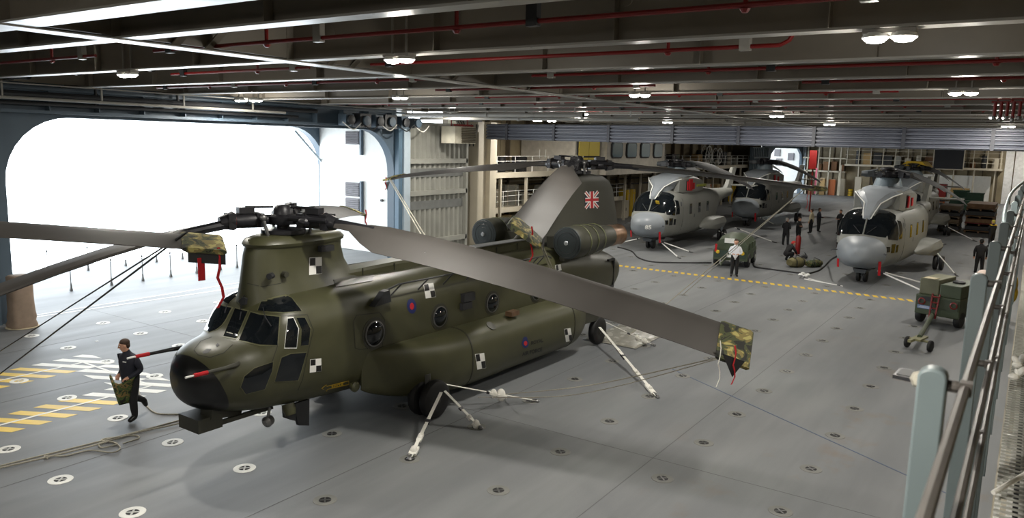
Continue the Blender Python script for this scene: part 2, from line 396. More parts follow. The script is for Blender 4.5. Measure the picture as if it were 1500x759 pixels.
# stowed fire shutter across the hangar
sh = tag(MB().b2((35.42, .2, 6.2), (35.7, 25.6, 7.05)).build('trim_3', m_shut, ang=0), kind='structure')
for k in range(5):
    z = 6.22+k*.17
    MB().prism([(35.42, z), (35.3, z+.035), (35.3, z+.1), (35.42, z+.135)], 'y', .2, 25.6).build('shutter_slat', m_shut, sh, ang=20)
for y in (1.5, 4.6, 8.1, 11.4, 14.6, 18.0, 21.2, 24.2): MB().b2((35.25, y-.07, 6.2), (35.42, y+.07, 7.06)).build('shutter_guide', mat('guide_grey', sr(74, 76, 84), .5), sh)
# ---- ceiling: deckhead plate, transverse beams, fore-and-aft girders
ceil = tag(MB().b2((-24, -3, 8.6), (113, WY+9, 8.75)).build('ceiling', m_ceil, ang=0), kind='structure')
ZB = 7.5
def beam_mb(FW=.14, stiff=True):
    mb = MB().b2((-.012, -3, ZB), (.012, WY, 8.6)).b2((-FW, -3, ZB-.03), (FW, WY, ZB), mi=1)
    if stiff:
        for y in (2.2, 5.0, 8.2, 11.7, 14.6, 18.4, 21.5, 25.0): mb.b2((-.16, y-.008, ZB), (.16, y+.008, 8.6))
    return mb
BX = [6.68+3.3*i for i in range(-9, 33) if i != -1]
b0 = beam_mb().build('ceiling_beam', [m_ceil, m_flange], ceil, ang=0, loc=(BX[0], 0, 0))
for x in BX[1:]: inst(b0, ceil, loc=(x, 0, 0))
beam_mb(.23).build('ceiling_beam', [m_ceil, m_flange], ceil, ang=0, loc=(5.15, 0, 0))
for y in (11.72, 25.5):
    MB().b2((-24, y-.012, ZB+.02), (112, y+.012, 8.6)).b2((-24, y-.2, ZB-.05), (112, y+.2, ZB-.03), mi=1).build('ceiling_girder', [m_ceil, m_flange], ceil, ang=0)
# diagonal knee plates on the girder
for x in BX[8:20]:
    for d in (.9, 1.5): MB().bar((x+d, 11.72, ZB), (x+d+.25, 11.0, 8.2), .2, .02).build('knee_plate', m_ceil, ceil, ang=0)
for k, (yy, zz, r, c) in enumerate(((26.25, 7.2, .09, 0), (26.3, 6.92, .06, 0), (25.9, 7.05, .05, 1))):  # dark pipes added so the backlit lintel reads darker
    o = MB().tube([(3.5, yy, zz), (23.6-k, yy, zz)], r, 8)
    for x in range(5, 23, 3): o.bar((x, yy, zz), (x, yy, 7.6), .05, .05).bar((x, yy, zz), (x, WY-.3, zz), .05, .05)
    tag(o.build('ceiling_duct', m_dark if c == 0 else m_flange), ['added thick dark pipe darkening the top of the big door', 'added thinner dark pipe just below it, darkening the big door lintel', 'pale pipe hung in front of the dark pipes over the big door'][k], 'duct')
# round cut-outs / access plates on the beam webs (small discs)
disc = MB().lathe([(.11, 0), (.11, .012)], (0, 0, 0), (-1, 0, 0), 14).build('web_plate', m_ceil, ceil)
kk = 0
for i, x in enumerate(BX[8:14]):
    for j in range(9):
        o = disc if kk == 0 else inst(disc, ceil); o.location = (x-.013, 1.2+j*2.9+(i % 2)*.8, 7.95+(j % 3)*.12); kk += 1
# light fittings in pairs of round lenses
lf = empty('ceiling_light'); 
MB().box((0, 0, .06), (.2, .56, .05)).bar((0, -.15, .07), (0, -.15, 1.2), .03, .03).bar((0, .15, .07), (0, .15, 1.2), .03, .03).build('housing', m_flange, lf)
for y in (-.15, .15):
    MB().lathe([(.12, .05), (.15, .0), (.145, -.01)], (0, y, 0), n=18).build('reflector', m_white, lf)
    MB().lathe([(.0, -.07), (.09, -.055), (.14, -.01), (.14, .0)], (0, y, 0), n=18, cap=False).build('lens', m_lamp, lf)
lp = bpy.data.lights.new('lamp', 'POINT'); lp.shadow_soft_size = .16; lp.energy = LAMP_W*.42; lp.color = (1, .95, .86)
lo = bpy.data.objects.new('lamp', lp); COL.objects.link(lo); lo.parent = lf; lo.location = (0, 0, -.28)
la = bpy.data.lights.new('downlight', 'AREA'); la.shape = 'DISK'; la.size = .3; la.energy = LAMP_W*1.6; la.color = (1, .95, .86)
lo2 = bpy.data.objects.new('downlight', la); COL.objects.link(lo2); lo2.parent = lf; lo2.location = (0, 0, -.09)
LPX = [(1303, 54, 1.12), (585, 87, 1), (187, 109, 1), (937, 139, 1), (1411, 136, 1), (586, 143, 1), (1138, 170, 1), (1462, 172, 1), (662, 166, 1), (853, 167, 1),
       (808, 177, 1), (978, 179, 1), (1215, 182, 1), (1477, 185, 1), (665, 176, 1), (375, 147, 1), (210, 149, 1)]
rows = {}
for k, (px, py, s) in enumerate(LPX):
    P = G(px, py, 7.38)
    o = lf if k == 0 else copy_tree(lf); o.location = P
    if P.y > WY-.4: o.location.y = WY-2.0
added_lamps = [(x, y) for x in (56, 78, 100) for y in (2, 18.5)]+[(108.5, 1.6)]  # invented far lights; the last added to brighten the white end plate
unseen = [(.6, 1.65), (.6, 9.7), (.6, 18.7), (-9.5, 1.65), (-9.5, 9.7), (-9.5, 18.7)]
for x, y in added_lamps+unseen:
    o = copy_tree(lf); o.location = (x, y, 7.38)
allf = [o for o in COL.objects if o.name.startswith('ceiling_light')]
def nm(o):
    x, y = o.location.x, o.location.y
    side = 'over the walkway side' if y < 5 else ('over the middle of the hangar' if y < 14 else 'over the open door side')
    return x, y, side
groups = {}
for o in allf:
    x, y, side = nm(o); groups.setdefault(side, []).append((x, o))
ordw_ = ['first', 'second', 'third', 'fourth', 'fifth', 'sixth', 'seventh', 'eighth', 'ninth', 'tenth', 'eleventh', 'twelfth', 'thirteenth', 'fourteenth', 'fifteenth', 'sixteenth']
for side, l in groups.items():
    n_ = 0
    for x, o in sorted(l, key=lambda t: t[0]):
        if x < 3:
            tag(o, 'twin-lens ceiling light %s, %s' % (side, 'above the camera' if x > -3 else 'behind the camera'), 'light', 'twin ceiling lights'); continue
        tag(o, 'twin-lens ceiling light %s, %s row back from the camera' % (side, ordw[min(n_, 15)]), 'light', 'twin ceiling lights'); n_ += 1  # rows count the invented far lights too
# red sprinkler pipes, one run per bay
def pipe(x, y0, y1, z, label, bend=None):
    t = empty('sprinkler_pipe', (x, (y0+y1)/2, z), 0, label, 'pipe', 'red sprinkler pipes under the deckhead')
    h = (y1-y0)/2; pts = [(0, -h, 0), (0, h, 0)]
    if bend: pts = [(0, -h-.35, .45), (0, -h-.12, .06), (0, -h, 0), (0, h, 0)]
    MB().tube(pts, .032, 8).build('pipe', m_red, t)
    n = max(2, int((y1-y0)/2.8))
    for i in range(n):
        y = -h+.5+i*(2*h-1)/(n-1)
        MB().box((0, y, .12), (.1, .16, .36)).bar((0, y, .2), (0, y, 1.02), .05, .05).build('hanger', m_dark if i % 2 else m_flange, t, ang=0)
        if i < n-1:
            yy = y+1.2; MB().tube([(0, yy, 0), (0, yy, .42)], .03, 6).lathe([(.06, -.04), (.03, -.08)], (0, yy, 0), n=8).build('sprinkler_drop', m_red, t)
PR = [(8.3, 1.0, 13.5, 7.56), (8.3, 15.5, 24.5, 7.56), (11.5, 3.2, 11.2, 7.54), (11.5, 13, 18, 7.54), (14.8, -1, 9.5, 7.55), (14.8, 12.5, 24, 7.55), (18.1, -1, 4.5, 7.55), (18.1, 8, 15, 7.55),
      (21.4, 3, 16, 7.55), (24.7, -1, 12, 7.55), (24.7, 14, 26, 7.55), (28, 2, 18, 7.55), (31.3, 0, 20, 7.55)]
for i, (x, a, c, z) in enumerate(PR):
    pipe(x, a, c, z, 'red sprinkler pipe in the %s ceiling bay from the camera, %s' % (ordw[int(round((x-8.3)/3.3))], 'walkway side' if a < 6 else 'door side'), bend=(i in (2, 6)))
# dark conduit and pale ducts under the ceiling near the door
for i, (x, y0, y1, z, m_, r) in enumerate(((10.4, 17, 23.5, 7.6, m_dark, .09), (10.9, 24, 26, 7.6, m_dark, .07), (13.9, 14, 20, 7.62, m_dark, .06), (27.2, 15, 24.3, 7.2, m_flange, .09), (30.2, 14, 26, 7.15, m_flange, .07))):
    o = MB().tube([(x, y0, z), (x, y1, z)], r, 10).lathe([(r*1.4, 0), (r*1.4, .12)], (x, y0, z), (0, 1, 0), 10).lathe([(r*1.4, 0), (r*1.4, .12)], (x, (y0+y1)/2, z), (0, 1, 0), 10)
    for y in (y0+.4, y1-.4): o.bar((x, y, z), (x, y, 8.6), .04, .04)
    o = o.build('ceiling_duct', m_)
    tag(o, '%s round duct hung under the deckhead, %s bay' % ('dark' if m_ is m_dark else 'pale grey', ordw[i]), 'duct')
# red manifold of pipes hanging at the right
t = empty('valve_manifold', (16.6, .9, 7.1), 0, 'cluster of red hanging pipes and chrome valves at the right under the ceiling', 'valves')
P0 = G(1478, 165, 7.25); t.location = (P0.x, P0.y, 7.25)
for i in range(6):
    y = .35-i*.15; MB().tube([(0, y, .3), (0, y, -.1-.05*(i % 2))], .045, 8).build('red_pipe', m_red, t)
    MB().lathe([(.03, 0), (.06, .02), (.06, .09), (.02, .12)], (0, y, -.2-.06*(i % 2)), n=8).tube([(-.12, y, -.12), (.12, y, -.16)], .015, 5).build('valve', m_steel, t)
MB().bar((0, -.5, .3), (0, .45, .3), .05, .06).bar((0, -.3, .3), (0, -.3, 1.3), .04, .04).bar((0, .3, .3), (0, .3, 1.3), .04, .04).build('hanger', m_red, t)
# hoist gear and cable loom above the corner of the door
t = empty('winch_gear', (27.8, WY-.69, 6.9), 0, 'blue grey winch housings and drums mounted above the door corner', 'winch')
for i, (x, w, h) in enumerate(((-2.6, .5, .5), (-1.6, .7, .62), (-.7, .5, .55), (.1, .8, .66), (1.1, .5, .6), (2.0, .4, .5))):
    MB().box((x, 0, .0), (w, .5, h)).build('gearbox', [m_wallblue, m_dark, m_wallblue, m_dark, m_wallblue, m_steel][i], t, ang=0)
    MB().lathe([(.2, 0), (.22, .03), (.22, .12), (.1, .14)], (x, -.25, 0), (0, -1, 0), 14).build('drum', m_wallblue if i % 2 else m_dark, t)
for i in range(5):
    a = -3+i*1.2; MB().tube(catmull([(a, -.2, -.1), (a+.5, -.35, -.42), (a+1.1, -.25, -.12)]), .025, 6).build('cable', m_black if i % 2 else m_strapw, t)
t = empty('cable_loom', (34.4, 25.4, 6.7), 0, 'tangle of dark cables hanging beside the column head', 'cables')
for i in range(9):
    a = random.uniform(-1, .3); MB().tube(catmull([(a, .9, .5), (a+.4, .6, -.3-.1*i % .5), (a+1.1, .8, .1), (a+1.4, 1.0, -.9 if i % 3 == 0 else .3)]), .03, 6).build('cable', [m_black, m_dark, m_flange][i % 3], t)
MB().bar((-1, 1.0, .5), (1.4, 1.0, .5), .3, .08).build('tray', m_dark, t)
# louvred air unit
t = empty('air_unit', (32.9, 25.6, 5.94), 0, 'cream louvred air handling box hung by the ceiling with red bracket', 'air unit')
b_ = MB().b2((-.9, -.4, 0), (.9, .5, .88)).build('casing', mat('cream_box', sr(214, 208, 190), .5), t, ang=0)
for k in range(9): MB().box((.25, -.42, .08+k*.09), (1.2, .06, .05), R=Matrix.Rotation(.6, 3, 'X')).build('louvre', mat('dark_louvre', sr(120, 112, 96), .5), b_, ang=0)
MB().bar((-1.0, -.42, .95), (.6, -.42, .95), .08, .1).bar((-.7, 0, .9), (-.7, 0, 1.5), .05, .05).bar((.7, 0, .9), (.7, 0, 1.5), .05, .05).build('bracket', m_red, t, ang=0)
# ------------------------------------------------------------------ the big tandem rotor helicopter
m_ol = mat('olive_drab_paint', sr(65, 65, 44), .4, var=.14, scale=1.6)
m_ol2 = mat('dark_olive_paint', sr(54, 54, 45), .5, var=.12, scale=1.5)
m_blade = mat('blade_grey', sr(60, 57, 54), .55, var=.1, scale=1.2, stretch=(.3, 2, 2))
m_hub = mat('rotor_head_black', sr(34, 34, 38), .38, .25, var=.3, scale=8)
m_radome = mat('nose_black', sr(20, 20, 21), .3, var=.2)
m_seam = mat('panel_seam', sr(38, 38, 30), .6, var=0)
m_camo = MATS['camouflage_cloth']
m_mw = mat('marking_white', sr(232, 232, 228), .5, var=.04); m_mb = mat('marking_black', sr(16, 16, 17), .5, var=0)
m_rb = mat('roundel_blue', sr(28, 38, 92), .5, var=0); m_rr = mat('roundel_red', sr(186, 28, 40), .5, var=0); m_ry = mat('marking_yellow', sr(196, 160, 40), .5, var=0)
m_screen = mat('engine_screen', sr(58, 66, 68), .5, .3, var=.15, scale=60)
m_brass = mat('exhaust_metal', sr(150, 120, 96), .35, .8, var=.3, scale=5)
m_strut = mat('gear_grey', sr(60, 60, 56), .5, var=.2)
CHX, CHY, CHW = 10.2353, 12.4669, -.018877
CHM = Matrix.Translation((CHX, CHY, 0)) @ Matrix.Rotation(CHW, 4, 'Z'); CHI = CHM.inverted()
chin = empty('tandem_rotor_helicopter', (CHX, CHY, 0), CHW, 'large olive green tandem rotor helicopter parked in the foreground with black nose', 'helicopter')

def section(hw, zb, zt, n=3.2, K=40, y0=0.0):
    c = (zb+zt)/2; h = (zt-zb)/2; out = []
    for k in range(K):
        t = 2*pi*k/K; a, b_ = math.cos(t), math.sin(t)
        out.append((y0+hw*math.copysign(abs(a)**(2/n), a), c+h*math.copysign(abs(b_)**(2/n), b_)))
    return out
def loft(st, n, K=40):
    """rows: x, half width, bottom, top, exponent[, y0]"""
    mb = MB(); rs = []
    for r in resample(st, n):
        rs.append([(r[0], y, z) for y, z in section(max(.004, r[1]), r[2], r[3], r[4], K, r[5] if len(r) > 5 else 0)])
    return mb.rings(rs)
FUS = [(-2.36, .02, 1.60, 1.64, 2), (-2.33, .25, 1.36, 1.82, 2), (-2.22, .5, 1.18, 2.0, 2.1), (-2.02, .76, 1.04, 2.16, 2.3), (-1.7, .97, .95, 2.26, 2.5), (-1.3, 1.1, .88, 2.34, 2.8),
       (-1.12, 1.15, .86, 2.52, 2.9), (-.92, 1.19, .84, 2.84, 3.0), (-.7, 1.22, .82, 2.98, 3.1), (-.2, 1.25, .79, 3.06, 3.3), (.8, 1.26, .74, 3.08, 3.6), (3, 1.26, .7, 3.08, 3.8), (6, 1.26, .7, 3.08, 3.8),
       (8.5, 1.26, .7, 3.06, 3.6), (10.2, 1.26, .74, 2.98, 3.3), (11.4, 1.22, .84, 2.86, 3.0), (12.4, 1.13, 1.05, 2.68, 2.7), (13.0, .98, 1.32, 2.5, 2.5), (13.45, .7, 1.66, 2.3, 2.3), (13.6, .2, 1.9, 2.12, 2)]
fmb = loft(FUS, 90, 48)
# cut the radome off along a slanted plane
bm = bmesh.new()
vs = [bm.verts.new(v) for v in fmb.v]
for f in fmb.f: bm.faces.new([vs[i] for i in f])
bmesh.ops.recalc_face_normals(bm, faces=bm.faces)
pn = Vector((1, 0, .35)).normalized(); pc = Vector((-1.98, 0, 1.6))
bmesh.ops.bisect_plane(bm, geom=bm.verts[:]+bm.edges[:]+bm.faces[:], plane_co=pc, plane_no=pn, dist=1e-5)
A, B = MB(), MB(); vid = {}
for f in bm.faces:
    T = A if (f.calc_center_median()-pc).dot(pn) > 0 else B
    ids = []
    for v in f.verts:
        k = (id(T), v.index)
        ids.append(vid.setdefault((T is A, tuple(v.co)), None) if False else v.co.copy())
    T.add(ids, [tuple(range(len(ids)))])
def merged(mb, name, m, parent, ang=35):
    o = mb.build(name, m, parent, 0)
    b2 = bmesh.new(); b2.from_mesh(o.data); bmesh.ops.remove_doubles(b2, verts=b2.verts, dist=1e-4); bmesh.ops.recalc_face_normals(b2, faces=b2.faces); b2.to_mesh(o.data); b2.free()
    o.data.polygons.foreach_set('use_smooth', [True]*len(o.data.polygons)); o.data.set_sharp_from_angle(angle=math.radians(ang)); return o
fus = merged(A, 'fuselage', m_ol, chin); rad = merged(B, 'nose_radome', m_radome, chin); rad['label'] = 'black radome nose'
bm.free()
# forward pylon and its cap
def pylon_ring(xa, xb, hw, z, K=28, sharp=1.0):
    out = []
    for k in range(K):
        t = 2*pi*k/K; c, s = math.cos(t), math.sin(t)
        u = (1-c)/2                                     # 0 front .. 1 back
        w = hw*abs(s)**.8*(1-.35*u*sharp)*(1 if s >= 0 else -1)
        out.append((xa+(xb-xa)*u, w, z))
    return out
pyl = MB().rings([pylon_ring(-.98, 2.9, .96, 2.7), pylon_ring(-.95, 2.4, .8, 2.95), pylon_ring(-.92, 1.8, .63, 3.2), pylon_ring(-.88, 1.6, .56, 3.5), pylon_ring(-.84, 1.52, .53, 3.78), pylon_ring(-.8, 1.52, .54, 3.9), pylon_ring(-.76, 1.52, .57, 3.96)]).build('forward_pylon', m_ol, chin, 50)
MB().rings([pylon_ring(-.8, 1.58, .59, 3.94), pylon_ring(-.84, 1.6, .62, 4.0), pylon_ring(-.78, 1.5, .57, 4.09), pylon_ring(-.58, 1.2, .44, 4.15), pylon_ring(-.36, .7, .26, 4.17)]).build('pylon_cap', m_ol, chin, 40)
# drive shaft tunnel along the spine
spn = MB().rings([[(x, -.36, 3.0), (x, -.33, z-.05), (x, -.24, z), (x, .24, z), (x, .33, z-.05), (x, .36, 3.0)] for x, z in ((1.2, 3.22), (3, 3.26), (6, 3.27), (8.6, 3.27))]).build('spine_tunnel', m_ol, chin, 25)
MB().box((6.3, -.1, 3.29), (4.2, .34, .02)).build('walkway_strip', mat('grey_walkway', sr(120, 122, 124), .45, var=.1), spn)
for i in range(7): MB().box((1.9+i*1.0, -.345, 3.15), (.02, .03, .2)).build('tunnel_seam', m_seam, spn)
# aft pylon
AFT = [(2.7, 7.3, 14.3, .9), (2.95, 7.7, 14.28, .72), (3.25, 8.15, 14.22, .6), (3.7, 8.85, 14.1, .52), (4.2, 9.6, 13.95, .47), (4.6, 10.1, 13.8, .44), (4.85, 10.4, 13.55, .42), (5.02, 10.75, 13.1, .38), (5.1, 11.1, 12.5, .28)]
def fin_ring(z, xa, xb, hw, K=32):
    out = []
    for k in range(K):
        t = 2*pi*k/K; c, s = math.cos(t), math.sin(t); u = (1-c)/2
        w = hw*1.9*(.2969*math.sqrt(u+1e-6)*1.7-.126*u-.3516*u*u*1.1+.2*u**3)*1.35 if True else 0
        w = max(.015, min(hw, w)); out.append((xa+(xb-xa)*u, w if s >= 0 else -w, z))
    return out
fin = MB().rings([fin_ring(z, a, b_, h) for z, a, b_, h in AFT]).build('aft_pylon', m_ol2, chin, 50)
# sponson tanks
def sponson(s):
    mb = MB(); rs = []
    ST = [(1.0, 1.24, .38, .03), (1.25, 1.2, .47, .13), (1.7, 1.13, .56, .3), (2.3, 1.05, .64, .48), (3.0, .99, .7, .64), (3.9, .97, .72, .72), (6, .97, .72, .72), (8.6, .97, .72, .72), (9.1, .97, .68, .66), (9.7, .99, .52, .45), (10.2, 1.02, .3, .2)]
    for x, zc, hz, w in resample(ST, 26):
        ring = []
        for k in range(25):
            t = -pi/2+pi*k/24
            ring.append((x, s*(1.2+w*abs(math.cos(t))**.62), zc+hz*math.copysign(abs(math.sin(t))**.85, math.sin(t))))
        rs.append(ring)
    o = mb.rings(rs).build('sponson_tank', m_ol, chin, 40)
    for xb in (3.9, 8.6):                     # joint bands
        rs = []
        for dx, g in ((-.02, .0), (-.02, .008), (.02, .008), (.02, .0)):
            rs.append([(xb+dx, s*(1.2+(.72+g)*abs(math.cos(-pi/2+pi*k/24))**.62), .97+(.72+g)*math.copysign(abs(math.sin(-pi/2+pi*k/24))**.85, math.sin(-pi/2+pi*k/24))) for k in range(25)])
        MB().rings(rs, cap=False, closed=False).build('joint_band', m_seam, o)
    # rear fairing over the aft gear
    MB().rings([[(x, s*1.15, z0), (x, s*(1.2+w), z0), (x, s*(1.2+w), z1), (x, s*1.15, z1+.12)] for x, w, z0, z1 in ((9.0, .45, .8, 1.4), (10.4, .5, .78, 1.35), (11.4, .35, .85, 1.25), (11.9, .05, .95, 1.1))]).build('gear_fairing', m_ol2, o, 20)
    return o
spL = sponson(-1); spR = sponson(1)
# engines
def engine(s):
    y, z, x = s*1.48, 3.28, 8.75
    o = MB().lathe([(.44, 0), (.47, .05), (.47, .5), (.45, .9), (.42, 1.4), (.36, 2.1), (.33, 2.4)], (x, y, z), (1, 0, 0), 28).build('engine_nacelle', m_ol2, chin, 40)
    MB().lathe([(.46, .0), (.455, -.03), (.3, -.05), (.1, -.06), (.001, -.06)], (x, y, z), (1, 0, 0), 28, cap=False).build('intake_screen', m_screen, o)
    for r in (.4, .3, .2): MB().lathe([(r, -.05), (r+.008, -.058), (r+.016, -.05)], (x, y, z), (1, 0, 0), 28, cap=False).build('screen_ring', m_dark, o)
    MB().lathe([(.07, -.07), (.06, -.09), (.001, -.1)], (x, y, z), (1, 0, 0), 12).build('screen_boss', mat('bright_metal', sr(200, 205, 210), .25, .6), o)
    MB().lathe([(.33, 2.4), (.34, 2.6), (.3, 3.0), (.33, 3.1), (.28, 3.1), (.25, 2.7)], (x, y, z), (1, 0, 0), 22, cap=False).build('exhaust', m_brass, o)
    for k in range(3): MB().lathe([(.475-.01*k, .0), (.485-.01*k, .02), (.475-.01*k, .06)], (x+.55+k*.45, y, z), (1, 0, 0), 28, cap=False).build('cowl_band', mat('green_band', sr(78, 82, 52), .4), o)
    MB().bar((x+.9, s*1.1, z-.05), (x+.9, s*.5, z-.1), .9, .34).bar((x+.2, s*1.2, z-.5), (x+1.4, s*1.25, z-.45), .18, .16).build('engine_mount', m_ol2, o, 20)
    return o
engine(-1); engine(1)
# landing gear
def gear(x, y, name, dual):
    w = MB()
    for dy in ((-.17, .17) if dual else (0,)):
        w.lathe([(.2, -.11), (.33, -.13), (.41, -.09), (.43, -.03), (.43, .03), (.41, .09), (.33, .13), (.2, .11)], (x, y+dy, .43), (0, 1, 0), 28)
    o = w.build(name, m_black, chin, 40)
    h = MB()
    for dy in ((-.17, .17) if dual else (0,)):
        h.lathe([(.001, -.1), (.08, -.12), (.1, -.06), (.2, -.07), (.2, .07), (.1, .06), (.08, .12), (.001, .1)], (x, y+dy, .43), (0, 1, 0), 18)
    h.build('wheel_hub', m_strut, o)
    MB().tube([(x, y, .43), (x, y*.96, .95)], [.07, .09], 10).tube([(x+.05, y, .5), (x+.5, y*.93, .85)], .04, 8).tube([(x, y-.2, .43), (x, y+.2, .43)], .05, 8).build('strut', m_strut, o)
    for i in range(4): MB().tube([(x-.06, y-.34, .43+.0), (x-.05, y-.36, .43)], .01, 5)
    return o
for s in (-1, 1):
    gear(2.52, s*1.76, 'front_wheel', True); gear(10.5, s*1.62, 'rear_wheel', False)
# ---------- rotors
def blade(hub, az, dz, p0, p1, sense, cover, parent, R=9.14, r0=2.0, chord=.8):
    ca, sa = math.cos(az), math.sin(az); er = Vector((ca, sa, 0)); et = Vector((-sa, ca, 0))*sense
    def zof(r): return hub[2]+dz*(max(0, r-.6)/(R-.6))**1.45
    prof = [(-.25, .0), (-.22, .032), (-.1, .058), (.1, .055), (.4, .034), (.75, .004), (.75, -.004), (.4, -.022), (.1, -.036), (-.1, -.038), (-.22, -.024)]
    def ring(r, c, th, pit, ex=0, z_off=0):
        o = Vector((hub[0], hub[1], 0))+er*r; o.z = zof(r)+z_off; e = Vector((0, 0, 1))
        cp, sp = math.cos(pit), math.sin(pit); out = []
        for x, y in prof:
            a = -(x-0)*c; b_ = y*th                       # a: towards the leading edge
            a += ex*(1 if x < .2 else -1)*.5; b_ += ex*(1 if y > 0 else -1)*.5
            out.append(o+et*(a*cp-b_*sp)+e*(a*sp+b_*cp))
        return out
    rr = [1.25, 1.6, r0, r0+.35, 3.2, 4, 5, 6, 7, 8, 8.7, R]
    rs = []
    for r in rr:
        k = min(1, max(0, (r-1.5)/(r0+.35-1.5))); c = .16+(chord-.16)*k*k*(3-2*k); pit = p0+(p1-p0)*(r/R)
        rs.append(ring(r, c, (.09 if r < 1.5 else .09*(1-k)*2+1.0*k) if r < r0+.35 else 1.0, pit) if r > r0 else ring(r, c, 1.3, pit))
    b_ = MB().rings(rs).build('rotor_blade', m_blade, parent, 30)
    MB().tube([ring(1.0, .1, 0, p0)[0], ring(r0+.1, .1, 0, p0)[0]], [.1, .08], 10).build('blade_root', m_hub, b_)
    if cover:
        c_ = MB().rings([ring(r, chord, 1.0, p0+(p1-p0)*r/R, ex) for r, ex in ((R-.5, .03), (R-.45, .06), (R-.2, .05), (R-.02, .06), (R+.03, .02))]).build('tip_cover', m_camo, b_, 30)
    return b_, ring, zof
def rotor_head(hub, mast, parent, azs):
    x, y, z = hub
    h = MB().lathe([(.12, mast-z), (.13, -.12), (.3, -.1), (.34, -.02), (.34, .06), (.2, .1), (.19, .2), (.14, .27), (.05, .29)], hub, n=18).build('rotor_hub', m_hub, parent)
    MB().lathe([(.42, -.3), (.45, -.27), (.45, -.2), (.3, -.18)], hub, n=20).build('swashplate', m_hub, h)
    for az in azs:
        ca, sa = math.cos(az), math.sin(az); e = Vector((ca, sa, 0)); t = Vector((-sa, ca, 0)); c = Vector(hub)
        MB().tube([c+e*.2, c+e*.45, c+e*.5, c+e*.95, c+e*1.0, c+e*1.25+Vector((0, 0, -.03))], [.09, .11, .16, .15, .19, .12], 12).box(c+e*.5, (.16, .3, .28), az).box(c+e*1.05, (.14, .34, .3), az).build('pitch_housing', m_hub, h)
        MB().tube([c+e*.35-t*.28+Vector((0, 0, .06)), c+e*1.15-t*.2+Vector((0, 0, .04))], [.06, .05], 8).lathe([(.07, 0), (.085, .05), (.085, .16), (.05, .2)], c+e*.6-t*.27, (ca, sa, 0), 10).build('damper', m_hub, h)
        MB().tube([c+e*.42+t*.3+Vector((0, 0, -.28)), c+e*.5+t*.28+Vector((0, 0, .05))], .035, 8).ell(c+e*.5+t*.28+Vector((0, 0, .07)), (.07, .07, .07)).build('pitch_link', m_steel, h)
        MB().lathe([(.17, -.03), (.175, .03)], c+e*1.0+Vector((0, 0, 0)), (ca, sa, 0), 14, cap=False).build('band', m_red if az > 2 else m_brass, h)
        MB().box(c+e*.75+Vector((0, 0, .2)), (.3, .2, .12), az).tube([c+e*.2+Vector((0, 0, .25)), c+e*.75+Vector((0, 0, .26))], .03, 6).build('lag_fitting', m_hub, h)
    return h
HF = (0.05, 0, 4.44); HA = (11.68, 0, 5.42)
D = math.radians
FAZ = [D(-75.3), D(39), D(162)]; AAZ = [D(83), D(-41), D(-157.5)]
rotor_head(HF, 4.0, chin, FAZ); rotor_head(HA, 5.0, chin, AAZ)
FB = [blade(HF, FAZ[0], -1.5, D(30), D(30), 1, True, chin), blade(HF, FAZ[1], -.62, D(24), D(16), 1, True, chin), blade(HF, FAZ[2], -2.85, D(-2), D(-5), 1, False, chin)]
AB = [blade(HA, AAZ[0], -.85, D(20), D(10), -1, True, chin), blade(HA, AAZ[1], -.72, D(12), D(6), -1, True, chin), blade(HA, AAZ[2], -1.16, D(38), D(34), -1, True, chin)]
def streamer(b, r, k, length, m_, parent, w=.05):
    p = b[1](r, .8, 1, 0)[k]
    return MB().rings([[p+Vector((i*.01*math.sin(i*1.7), .012*math.cos(i*2.1), -length*i/6))+Vector(d) for d in ((-w/2, 0, 0), (w/2, 0, 0), (w/2, .008, 0), (-w/2, .008, 0))] for i in range(7)]).build('warning_streamer', m_, parent, 30)
for b, k, l in ((FB[0], 5, .62), (FB[1], 5, .7), (AB[0], 5, .5), (AB[1], 5, .75), (AB[2], 4, .75)):
    streamer(b, 8.95, k, l, m_redcloth, b[0])
for b in (FB[0], FB[1], AB[0], AB[2]):         # hanging corner of the cover
    p = b[1](8.75, .8, 1, D(20)); q = b[1](9.1, .8, 1, D(20))
    MB().add([p[5], q[5], (p[5]+q[5])/2+Vector((0, 0, -.32)), p[5]+Vector((.01, .01, 0)), q[5]+Vector((.01, .01, 0)), (p[5]+q[5])/2+Vector((.01, .01, -.32))], [(0, 1, 2), (3, 5, 4), (0, 3, 4, 1), (1, 4, 5, 2), (2, 5, 3, 0)]).build('cover_flap', m_black, b[0], 0)
streamer(FB[0], 8.72, 5, .75, m_strapw, FB[0][0], .025)
MB().box((.02, .0, .0), (.01, .06, .012)).build('data_plate', m_mw, FB[0][0], loc=FB[0][1](3.3, .8, 1, D(30))[4])
# small fittings
MB().bar((-2.0, -.28, 1.0), (-1.3, -.2, .88), .3, .2).box((-2.0, -.1, .82), (.5, .62, .26)).bar((-1.8, -.3, .74), (-.7, -.5, .82), .08, .08).bar((-1.8, .1, .74), (-.7, .1, .82), .08, .08).build('chin_turret', m_ol2, chin, 20)
MB().lathe([(.02, -.1), (.1, -.08), (.11, .04), (.05, .1)], (-1.0, -.75, .66), (-1, -.3, -.1), 14).tube([(-1.0, -.75, .72), (-.95, -.75, .92)], .03, 8).build('landing_lamp', m_steel, chin)
MB().lathe([(.12, 0), (.13, .1), (.1, .22)], (-.6, -.85, .92), (0, -.4, -1), 14).build('sensor_pod', m_ol, chin)
MB().prism([(-.42, .85), (-.02, .85), (-.04, .3), (-.3, .38), (-.36, .6)], 'y', -.8, -.72).build('blade_aerial', m_dark, chin, 0)
MB().prism([(-.6, .85), (-.42, .85), (-.42, .52), (-.58, .6)], 'y', -.86, -.66).build('belly_box', m_dark, chin, 0)
